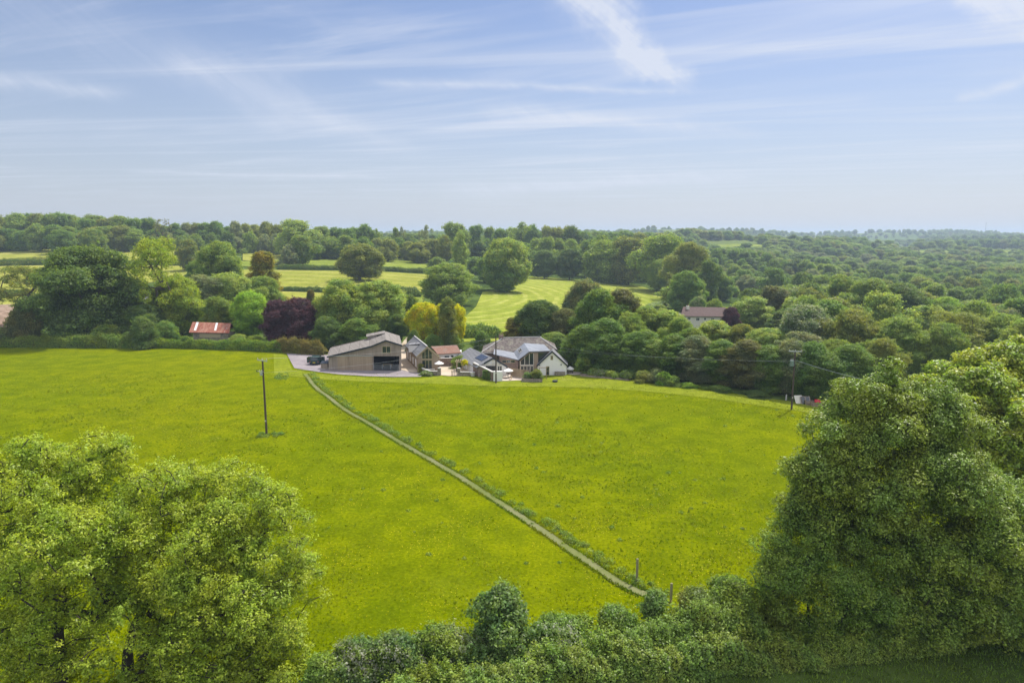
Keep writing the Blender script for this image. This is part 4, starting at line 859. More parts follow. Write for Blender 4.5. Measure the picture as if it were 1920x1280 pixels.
wall('stone_wall', [(783, 689), (789, 698), (793, 701)], 1.1, .4, M['stone'], 'ivy grown rubble wall beside the lane at the corner of the cottage')
wall('stone_wall', [(795, 701), (806, 704.3), (820.5, 704.5)], 1.0, .45, M['stone'], 'low rubble wall in front of the cottage courtyard, left of the entrance')
wall('gate_pillar', [(820.8, 704.6), (826, 704.8)], 1.7, .55, M['stone'], 'square stone pillar on the left of the courtyard entrance', 'pillar')
wall('gate_pillar', [(857, 705), (862.5, 705.2)], 1.7, .55, M['stone'], 'square stone pillar on the right of the courtyard entrance', 'pillar')
wall('stone_wall', [(862.8, 705.3), (882, 705.5)], .9, .45, M['stone'], 'low rubble wall right of the courtyard entrance below the pergola')
# pergola
p0, p1 = G(856, 697), G(888, 698); e = empty('pergola', p0, 'weathered timber pergola behind the wall right of the courtyard entrance', 'pergola')
for k in range(4):
    for dy_ in (0, 2.2): c_ = p0.lerp(p1, k / 3); MB().cbox(c_.x, c_.y + dy_, c_.z, .14, .14, 2.2).build('post', M['wood'], e)
m1 = MB()
for dy_ in (0, 2.2): m1.box((p0.x - .3, p0.y + dy_ - .05, p0.z + 2.2), (p1.x - p0.x + .6, 0, 0), (0, .1, 0), (0, 0, .16))
m1.build('beam', M['wood'], e); m1 = MB()
for k in range(9): m1.box((p0.x - .2 + (p1.x - p0.x) * k / 8, p0.y - .4, p0.z + 2.37), (.07, 0, 0), (0, 3.0, 0), (0, 0, .1))
m1.build('rafter', M['wood'], e)
# metal gate
p = G(843, 705.5); e = empty('field_gate', p, 'open dark metal gate standing in the courtyard entrance', 'gate'); m1 = MB()
for k in range(5): m1.box((p.x + .6, p.y, p.z + .15 + k * .24), (1.3, .5, 0), (0, .04, 0), (0, 0, .04))
for k in range(4): m1.box((p.x + .6 + k * .42, p.y + k * .16 - .01, p.z + .1), (.05, 0, 0), (0, .05, 0), (0, 0, 1.1))
m1.build('frame', M['metaldark'], e); m1 = MB(); m1.cbox(p.x + .5, p.y, p.z - .1, .12, .12, 1.5); m1.build('post', M['wood'], e)
# large pot
p = G(886.5, 706); e = empty('plant_pot', p, 'large pale round pot beside the slanting garden wall', 'pot'); MB().tube([p, p + U * .4, p + U * 1.0], .35, .55, 16).build('pot', M['coping'], e)
# fence
e = empty('board_fence', G(975, 711), 'light brown vertical board fence behind the patio', 'fence'); f0, f1 = G(958, 707), G(992, 711.5); m1 = MB(); n = 26
for k in range(n):
    c_ = f0.lerp(f1, k / n); c2_ = f0.lerp(f1, (k + .93) / n); hh_ = 2.0 + random.uniform(-.04, .04); m1.prism([c_, c2_, c2_ + U * hh_, c_ + U * hh_], (0, .04, 0))
m1.build('boards', M['fence'], e)
for k in range(5): c_ = f0.lerp(f1, k / 4); MB().cbox(c_.x, c_.y + .12, c_.z, .12, .12, 2.1).build('post', M['fence'], e)
# raised bed
def bed(x0, y0, x1, y1, ht, mat, label, dep=1.2, plants='may', pr=.0, name='raised_bed'):
    a, b = G(x0, y0), G(x1, y1); e = empty(name, a, label, 'raised bed'); d = b - a; d.z = 0; n = Vector((-d.y, d.x, 0)).normalized(); m1 = MB()
    zz0 = min(a.z, b.z) - .1
    for (s_, v1, v2) in ((a, d, n * .12), (a + n * dep, d, n * .12), (a + n * .121, d.normalized() * .12, n * (dep - .122)), (b + n * .121 - d.normalized() * .12, d.normalized() * .12, n * (dep - .122))): m1.box((s_.x, s_.y, zz0), v1, v2, (0, 0, ht + .1))
    m1.build('frame', mat, e); MB().box(Vector((a.x, a.y, zz0)) + d.normalized() * .13 + n * .13, d - d.normalized() * .26, n * (dep - .26), (0, 0, ht)).build('soil', M['soil'], e); return a, b, n, e
rng = np.random.default_rng(55)
def plant(name, p, w_, ht, leaf, mat, label, cat='shrub', seed=1, shape='bush', npf=14, z=None, group=None, cover=2.2):
    r_ = np.random.default_rng(seed); PF = puffs(r_, int(npf * 1.7), w_ * 1.08, -.05 * ht, ht * 1.04, shape, .6, .07, .23); P_, N_ = puff_leaves(r_, PF, leaf, cover=cover)
    zz0 = p.z if z is None else z; V_ = leaf_quads(r_, P_, N_, leaf, .6) + np.array([p.x, p.y, zz0])
    st = MB(); n0 = PF[:, :3]; nd, pa, R_ = skeleton(r_, n0, [(0, 0, -.1), (0, 0, ht * .12), (0, 0, ht * .25)], max(.02, ht * .02)); S_ = limbs(nd, pa, R_, 5) + np.array([p.x, p.y, zz0])
    o = link(name, np_mesh(name, np.concatenate([V_, S_]), 4, [L[mat], bark_d], np.r_[np.zeros(len(V_) // 4), np.ones(len(S_) // 4)])); return tag(o, label, cat, group)
a, b, n, _ = bed(978, 716.5, 1016, 717, .8, M['stone'], 'big rubble sided raised bed at the right end of the patio', 2.2)
plant('shrub', a.lerp(b, .25) + n * 1.1, 1.8, 1.0, .12, 'may', 'grey green shrub in the timber bed beside the patio fence', seed=61, z=.65); plant('shrub', a.lerp(b, .72) + n * 1.1, 2.6, 1.6, .12, 'olive', 'spreading leafy shrub at the right end of the timber bed', seed=62, z=.65)
q0 = a.lerp(b, .8); e = empty('wheelbarrow', q0 + Vector((3.0, 0, 0)), 'small dark tub on the grass right of the timber bed', 'tub'); e.name = 'garden_tub'; MB().tube([q0 + Vector((3.6, 0, 0)), q0 + Vector((3.6, 0, .45))], .45, .6, 14).build('tub', M['dark'], e)
m1 = MB(); ar = []
e = empty('garden_arch', q0, 'weathered timber arch over the right end of the raised bed', 'arch')
for s_ in (0, 1.5): MB().cbox(q0.x + s_ + .4, q0.y + 2.6, 0, .12, .12, 2.5).build('post', M['clad2'], e)
MB().box((q0.x + .2, q0.y + 2.5, 2.5), (1.95, 0, 0), (0, .16, 0), (0, 0, .14)).build('beam', M['clad2'], e)
plant('shrub', G(872, 697), 1.7, 1.1, .13, 'gold', 'yellow leaved shrub above the pergola wall', seed=63, z=1.3)
plant('shrub', G(860, 690), 3.2, 2.6, .14, 'mid', 'green climbing shrub at the back of the courtyard beside the red roofed building', seed=64)
for i_, (x, y) in enumerate([(908, 711.5), (913, 712.5), (918, 713)]): plant('conifer_bush', G(x, y), 1.0, 1.9 + .2 * (i_ % 2), .1, 'deep', 'small dark clipped conifer by the slanting garden wall, ' + ['uphill end', 'middle of the three', 'nearest the white block'][i_], 'conifer', 65 + i_, 'cone', 16)
plant('shrub', G(798, 704.5), 2.4, 1.0, .12, 'may', 'low flowering shrub spilling onto the grass at the lane corner', seed=70); plant('shrub', G(790, 699), 1.6, 2.0, .12, 'olive', 'bushy ivy clump on the rubble wall by the lane', seed=71)
bed(1088, 706, 1150, 711.5, .45, M['clad'], 'long low timber bed on the lawn, nearer the house'); bed(1152, 711.5, 1178, 714.5, .45, M['clad'], 'short low timber bed on the lawn, further from the house')
plant('small_tree', G(1095, 702), 3.0, 3.3, .16, 'mid', 'little young tree in the border right of the house', 'tree', 72, 'oval', 14)
for i_, (x, y, w_, h_, m__) in enumerate([(1112, 704, 3, 1.3, 'pale'), (1128, 707, 3.4, 1.5, 'may'), (1150, 709, 3, 1.2, 'mid'), (1175, 711, 3.6, 1.6, 'dark'), (1206, 716, 4, 2.0, 'olive'), (1232, 719, 4, 2.6, 'grey'), (1246, 721, 3.4, 2.4, 'bright'), (1262, 723, 3.4, 1.8, 'mid')]):
    plant('shrub', G(x, y), w_, h_, .17, m__, ['pale low shrub right of the young border tree', 'flowering shrub behind the long timber bed', 'green shrub behind the gap between the timber beds', 'dark shrub behind the short timber bed', 'olive shrub at the lawn edge past the timber beds', 'grey green shrub at the foot of the tree belt', 'bright yellow green shrub at the foot of the tree belt', 'rounded green shrub on the lawn edge under the belt trees'][i_], seed=73 + i_)
# clutter by the right pole: leaning panels, crates, a red thing
p = G(1493, 757); e = empty('cold_frame', p, 'leaning pale panel beside the right hand power pole', 'panel'); MB().prism([p, p + Vector((1.5, .1, 0)), p + Vector((1.3, .9, 1.4)), p + Vector((-.2, .8, 1.4))], (0, .06, 0)).build('panel', M['cream'], e)
p = G(1503, 758); e = empty('glazed_frame', p, 'dark glazed frame leaning next to the pale panel', 'frame'); MB().prism([p, p + Vector((1.7, -.1, 0)), p + Vector((1.7, .7, 1.35)), p + Vector((0, .8, 1.35))], (0, .05, 0)).build('frame', M['clad'], e)
for k in range(2): MB().prism([p + Vector((.12 + k * .8, -.03, .08)), p + Vector((.72 + k * .8, -.05, .08)), p + Vector((.72 + k * .8, .67, 1.27)), p + Vector((.12 + k * .8, .72, 1.27))], (0, -.02, 0)).build('pane', M['glass'], e)
for i_, (x, y, w_) in enumerate([(1519, 760, 1.4), (1536, 763, 2.4)]):
    p = G(x, y); e = empty('timber_crate', p, ['small grey slatted crate between the glazed frame and the long crate', 'long grey slatted crate under the red cover'][i_], 'crate'); m1 = MB()
    for k in range(3): m1.box((p.x - w_ / 2, p.y, p.z + .05 + k * .28), (w_, 0, 0), (0, .03, 0), (0, 0, .2)); m1.box((p.x - w_ / 2, p.y + 1.0, p.z + .05 + k * .28), (w_, 0, 0), (0, .03, 0), (0, 0, .2))
    for s_ in (0, w_ - .06): m1.box((p.x - w_ / 2 + s_, p.y + .031, p.z), (.06, 0, 0), (0, .968, 0), (0, 0, .82))
    m1.build('slats', M['clad2'], e)
p = G(1534, 763); o = MB(); o.prism([(p.x - .5, p.y + .2, p.z + .83), (p.x + .6, p.y + .2, p.z + .83), (p.x + .45, p.y + .5, p.z + 1.2), (p.x - .35, p.y + .5, p.z + 1.25)], (0, .4, 0)); o = o.build('cover', plain('red_plastic', (.55, .03, .04), .4)); tag(o, 'red plastic cover on top of the long crate', 'cover')
p = G(1474, 750); o = MB().tube([p, p + U * .9, p + U * 1.1], .16, .1, 10).build('water_butt', M['coping']); tag(o, 'small white upright marker under the trees left of the right hand pole', 'marker')
# ---------------------------------------------------------------- poles and wires
def wire(a, b, sag, label, r=.009):
    a, b = Vector(a), Vector(b); pts = [a.lerp(b, i / 24) - U * sag * 4 * (i / 24) * (1 - i / 24) for i in range(25)]
    o = MB().tube(pts, r, n=5).build('power_line', M['steel']); tag(o, label, 'cable'); return o
def pole(xb, yb, ytop, label, arm_ang, kind):
    p = G(xb, yb); t_ = W(xb, ytop, p.y); ht = t_.z - p.z; e = empty('power_pole', p, label, 'pole'); MB().tube([p - U * .5, p + U * ht * .5, p + U * ht], .17, .12, 10).build('pole', M['pole'], e)
    top = p + U * ht; d = Vector((math.cos(arm_ang), math.sin(arm_ang), 0)); ends = []
    if kind != 'plain':
        a = MB().prism([top + d * -1.1 + Vector((-.05, -.16, -.12)), top + d * 1.1 + Vector((-.05, -.16, -.12)), top + d * 1.1 + Vector((-.05, -.16, .02)), top + d * -1.1 + Vector((-.05, -.16, .02))], (.04, .1, 0)).build('crossarm', M['steel'], e)
        for s_ in (-1.02, 0, 1.02):
            q_ = top + d * s_ + Vector((0, -.11, .02)); MB().tube([q_, q_ + U * .12, q_ + U * .28], .07, .045, 8).build('insulator', M['coping'], e); ends.append(q_ + U * .27)
        tz = ht - 1.75; q_ = p + U * tz + Vector((-.42, -.1, 0))
        if kind == 'switch':
            MB().tube([p + U * tz + Vector((-.9, -.1, .1)), p + U * (tz + .1) + Vector((.15, -.1, -.1))], .04, n=6).build('bracket', M['steel'], e)
            for s_ in (-.85, -.45, -.1): MB().tube([p + U * tz + Vector((s_, -.1, -.12 * (s_ + 1))), p + U * (tz + .28) + Vector((s_ - .06, -.1, 0))], .09, .06, 8).build('insulator', M['coping'] if s_ > -.8 else M['dark'], e)
            MB().box(p + U * (tz - .55) + Vector((-.38, -.33, 0)), (.34, 0, 0), (0, .25, 0), (0, 0, .42)).build('switch_box', M['steel'], e)
        else:
            MB().tube([q_ + Vector((-.05, 0, -.9)), q_ + Vector((-.05, 0, .1))], .36, n=16).build('transformer', plain('transformer_green', (.16, .22, .19), .5), e)
            for s_ in (-.2, 0, .2): MB().tube([q_ + Vector((s_ - .05, 0, .1)), q_ + Vector((s_ - .05, 0, .38))], .05, .03, 8).build('insulator', M['coping'], e)
    else: ends = [top + Vector((-.12, -.05, -.15)), top + Vector((.12, -.05, -.15)), top + Vector((0, -.1, -.3))]
    MB().box(p + Vector((-.1, -.19, 2.1)), (.2, 0, 0), (0, .02, 0), (0, 0, .26)).build('warning_plate', M['coping'], e); return p, ht, ends
PA_, hA, eA = pole(500, 815, 675, 'tall wooden power pole standing alone in the buttercup field on the left', math.radians(-32), 'switch')
PB_, hB, eB = pole(930, 718.5, 629, 'dark wooden power pole in front of the farmhouse', 0, 'plain')
PC_, hC, eC = pole(1484, 768, 658, 'wooden power pole with transformer at the right edge of the field', math.radians(-12), 'tx')
wire(eA[1], PB_ + U * (hB - .5) + Vector((-.1, -.1, 0)), .9, 'upper power line from the lone field pole to the pole by the farmhouse'); wire(PA_ + U * (hA - 1.9) + Vector((.1, -.1, 0)), PB_ + U * (hB - 1.3) + Vector((-.1, -.1, 0)), 1.0, 'lower power line from the lone field pole to the pole by the farmhouse')
wire(PB_ + U * (hB - .5) + Vector((.1, 0, 0)), PC_ + U * (hC - 1.7) + Vector((-.1, 0, 0)), 1.3, 'upper power line from the farmhouse pole to the transformer pole'); wire(PB_ + U * (hB - 2.2) + Vector((.1, 0, 0)), PC_ + U * (hC - 1.9) + Vector((-.1, 0, 0)), .5, 'lower power line from the farmhouse pole to the transformer pole')
wire(PC_ + U * (hC - 1.6) + Vector((.12, 0, 0)), W(1790, 745, 75), .5, 'thick pale cable running from the transformer pole into the right hand tree', .03)
# posts at the near end of the path, timber trough lower right
for x, y, yt, lb_ in ((1194, 1091, 1047, 'tall round wooden post beside the near end of the footpath'), (1258, 1128, 1093, 'short round wooden post rising out of the hedge')):
    p = G(x, y); ht = W(x, yt, p.y).z - p.z; o = MB().tube([p - U * .3, p + U * ht], .115, .11, 12); o.tube([p + U * (ht + .001), p + U * (ht + .03)], .1, .06, 12); o = o.build('wooden_post', plain('grey_post', (.30, .27, .17), .9, .3, 6)); tag(o, lb_, 'post')
p = G(1785, 1213); e = empty('timber_trough', p, 'old dark timber trough lying in the grass under the right hand trees', 'trough'); ca = Vector((math.cos(.22), math.sin(.22), 0)); cb = Vector((-ca.y, ca.x, 0)); o_ = p - ca * 1.0 - cb * .3
MB().box(o_, ca * 2.0, cb * .06, U * .28).build('side', M['pole'], e); MB().box(o_ + cb * .6, ca * 2.0, cb * .06, U * .28).build('side', M['pole'], e); MB().box(o_ + cb * .061, ca * .06, cb * .538, U * .27).build('end', M['pole'], e); MB().box(o_ + cb * .061 + ca * 1.94, ca * .06, cb * .538, U * .27).build('end', M['pole'], e)
MB().box(o_ + cb * .061 + ca * .061 + U * .02, ca * 1.878, cb * .538, U * .05).build('bottom', M['clad'], e)
# ---------------------------------------------------------------- shed, bungalow, other buildings
D_ = 147 * K; e = empty('shed', W(395, 632, D_), 'old stone shed with a rusty corrugated roof and two pale roof sheets behind the hedge', 'shed')
MB().prism(front_poly([(362, 652), (362, 624), (428, 626), (428, 652)], D_), (0, 5, 0)).build('wall', M['stone'], e)
MB().prism(front_poly([(374, 632.4), (374, 625), (413, 625.5), (413, 633)], D_ - .08), (0, .06, 0)).build('board_infill', M['wood'], e)
A_, B_, C2_, D2_ = W(354, 623.5, D_ - .6), W(430, 624.7, D_ - .6), W(433, 606.3, D_ + 3), W(361, 604.0, D_ + 3); rf = slab('roof', [A_, B_, C2_, D2_], M['rust'], e, .1)
slab('back_roof', [D2_, C2_, C2_ + Vector((0, 3, -1.8)), D2_ + Vector((0, 3, -1.8))], M['rust'], e, .1)
for u0, u1, v0, lb_ in ((.105, .165, .18, 'pale translucent roof sheet'), (.61, .665, .22, 'pale translucent roof sheet')):
    q4 = [A_.lerp(B_, u0).lerp(D2_.lerp(C2_, u0), v0), A_.lerp(B_, u1).lerp(D2_.lerp(C2_, u1), v0), A_.lerp(B_, u1).lerp(D2_.lerp(C2_, u1), .98), A_.lerp(B_, u0).lerp(D2_.lerp(C2_, u0), .98)]
    MB().prism([v_ + U * .1 for v_ in q4], (0, 0, .03)).build('light_sheet', M['white'], rf)
D_ = 186 * K; zb_ = h(W(1330, 605, D_).x, D_); e = empty('bungalow', W(1335, 606, D_), 'cream bungalow with a plum brown tiled roof among trees in the valley', 'house')
def fpz(x, y, Y, z=None): p = W(x, y, Y); return p if z is None else Vector((p.x, p.y, z))
MB().prism([fpz(1284, 600, D_, zb_ - 1.5), fpz(1362, 600, D_, zb_ - 1.5), W(1362, 592.8, D_), W(1284, 592.4, D_)], (0, 9, 0)).build('wall', M['cream'], e)
A_, B_, C2_, D2_ = W(1276, 593.2, D_ - .5), W(1361, 594.4, D_ - .5), W(1361, 577.0, D_ + 4.5), W(1281, 575.8, D_ + 4.5); slab('roof', [A_, B_, C2_, D2_], M['browntile'], e, .16); slab('back_roof', [D2_, C2_, C2_ + Vector((0, 5, -2.4)), D2_ + Vector((0, 5, -2.4))], M['browntile'], e, .16)
q_ = W(1290, 582, D_ + 3); ch = MB().box((q_.x - .5, q_.y, q_.z - 1.0), (1.0, 0, 0), (0, .8, 0), (0, 0, 2.6)).build('chimney', M['cream'], e); MB().tube([(q_.x, q_.y + .4, q_.z + 1.6), (q_.x, q_.y + .4, q_.z + 2.2)], .2, .15, 10).build('chimney_pot', M['redtile'], ch)
for x0, x1, y0, y1, n_ in ((1288.5, 1295, 594.4, 599.5, 2), (1305, 1311.8, 595.2, 601.5, 2), (1319.8, 1324, 595.5, 600, 1), (1333, 1339.5, 596, 603.5, 2)): window(e, x0, x1, y0, y1, D_, n_, 1, M['white'])
# grey roofed barn seen through the left trees, hut by the soil patch, pale van
D_ = 205 * K; e = empty('farm_building', W(245, 560, D_), 'long low grey roofed farm building half hidden behind the open ash tree', 'farm building'); MB().prism(front_poly([(225, 585), (225, 560), (300, 560), (300, 585)], D_), (0, 8, 0)).build('wall', M['cream'], e)
slab('roof', [W(222, 561, D_ - .5), W(303, 561, D_ - .5), W(303, 549, D_ + 4), W(224, 549, D_ + 4)], M['slate'], e)
for i_, (x, y, c_) in enumerate([(122, 590, 'white'), (138, 592, 'steel')]):
    p = W(x, y, 190 * K); p.z = h(p.x, p.y); e = empty('parked_van', p, ['white van parked on the yard behind the big dark tree', 'silver van parked on the yard behind the big dark tree'][i_], 'van')
    MB().prism([p + Vector(v_) for v_ in ((-2.2, 0, .4), (-2.2, 0, 2.0), (1.2, 0, 2.05), (1.8, 0, 1.2), (2.4, 0, 1.0), (2.4, 0, .4))], (0, 1.9, 0)).build('body', M[c_], e)
    MB().prism([p + Vector(v_) for v_ in ((.5, -.02, 1.15), (.5, -.02, 1.8), (1.15, -.02, 1.8), (1.6, -.02, 1.15))], (0, .018, 0)).build('window', M['glass'], e)
    for dx_ in (-1.4, 1.5): MB().tube([p + Vector((dx_, -.04, .36)), p + Vector((dx_, .2, .36))], .36, n=14).build('wheel', M['tyre'], e)
# far mast
p = W(1847, 440, 2300 * K); z0 = h(p.x, p.y); zt_ = W(1847, 417, 2300 * K).z; m1 = MB(); r_ = 1.1
for k in range(3): a0 = 2.1 * k; m1.tube([(p.x + r_ * math.cos(a0), p.y + r_ * math.sin(a0), z0), (p.x + r_ * math.cos(a0), p.y + r_ * math.sin(a0), zt_)], .28, n=5)
for k in range(14):
    za, zb2 = z0 + (zt_ - z0) * k / 14, z0 + (zt_ - z0) * (k + 1) / 14
    for j in range(3): a0, a1 = 2.1 * j, 2.1 * (j + 1); m1.tube([(p.x + r_ * math.cos(a0), p.y + r_ * math.sin(a0), za), (p.x + r_ * math.cos(a1), p.y + r_ * math.sin(a1), zb2)], .14, n=4)
o = m1.build('radio_mast', M['steel']); tag(o, 'thin lattice radio mast on the far right skyline', 'mast')
# ---------------------------------------------------------------- hedges
Gp = lambda pts: [(G(*p).x, G(*p).y) for p in pts]
def hg(pts, width, ht, leaf, mat, label, **kw): return hedge(Gp(pts), width * K, ht * K, leaf, mat, label, **kw)
hg([(-160, 652), (0, 651), (170, 651.5), (235, 652)], 2.4, 2.3, .26, 'mid', 'darker trimmed hedge at the far left edge of the buttercup field')
hg([(235, 652), (340, 652.5), (440, 655.5), (540, 660)], 2.2, 1.75, .26, 'hedge', 'bright trimmed hedge at the field edge below the rusty shed')
hg([(520, 657), (560, 663), (612, 665)], 2.4, 2.3, .24, 'rust', 'brown green scrub hedge behind the parked off-road car')
far_h = [([(-200, 500.5), (0, 498), (100, 496.8), (340, 498.5)], 3, 2.4, 'dark', 'dark clipped hedge crossing the left fields behind the tall ash'),
 ([(0, 491), (100, 489), (190, 489)], 4, 1.6, 'olive', 'scruffy low hedge above the dark one on the far left'), ([(-200, 561), (0, 556), (60, 554)], 2.5, 2.0, 'dark', 'short hedge above the bare soil patch'),
 ([(190, 466), (255, 465.5)], 5, 2.6, 'grey', 'bushy hedge tuft below the left skyline wood'), ([(460, 474), (508, 474)], 2.5, 1.8, 'dark', 'short dark hedge between the two small top fields'), ([(515, 474), (530, 475)], 2.2, 1.8, 'dark', 'stub of hedge right of the short dark hedge'),
 ([(520, 505), (640, 506), (760, 510), (814, 513)], 3, 2.0, 'dark', 'hedge between the two fields left and right of the round oak'), ([(523, 545), (600, 548), (640, 550)], 2.4, 1.6, 'dark', 'hedge under the lower field beside the round oak'),
 ([(560, 477), (640, 477), (820, 487)], 4, 2.6, 'dark', 'long dark hedge at the foot of the skyline trees in the middle'), ([(330, 462), (430, 460), (525, 458.5)], 4, 2.4, 'dark', 'dark hedge line under the skyline trees above the small top fields'),
 ([(640, 552), (700, 554), (790, 556)], 5, 3.2, 'dark', 'overgrown hedge running from the round oak to the bushy thicket'), ([(1205, 590), (1235, 578), (1262, 568)], 4, 2.0, 'may', 'flowering hedge at the right corner of the mown field'),
 ([(862, 633), (890, 632), (945, 632)], 3.6, 2.8, 'deep', 'dark hedge along the bottom of the mown field behind the farmhouse'), ([(900, 476), (960, 478)], 4, 3, 'dark', 'dark hedge beside the pale oak on the skyline'),
 ([(1315, 470), (1432, 467)], 5, 2.5, 'dark', 'thin hedge between the small pale fields on the right hill'), ([(1160, 597), (1205, 590)], 3, 2.0, 'mid', 'ragged hedge right of the mown field by the farm track'), ([(790, 650), (862, 640)], 3, 2.2, 'deep', 'dark garden hedge behind the red tiled outbuilding')]
for pts, w_, h_, mt, lb_ in far_h: hg(pts, w_, h_, .42, mt, lb_, cover=2.2)
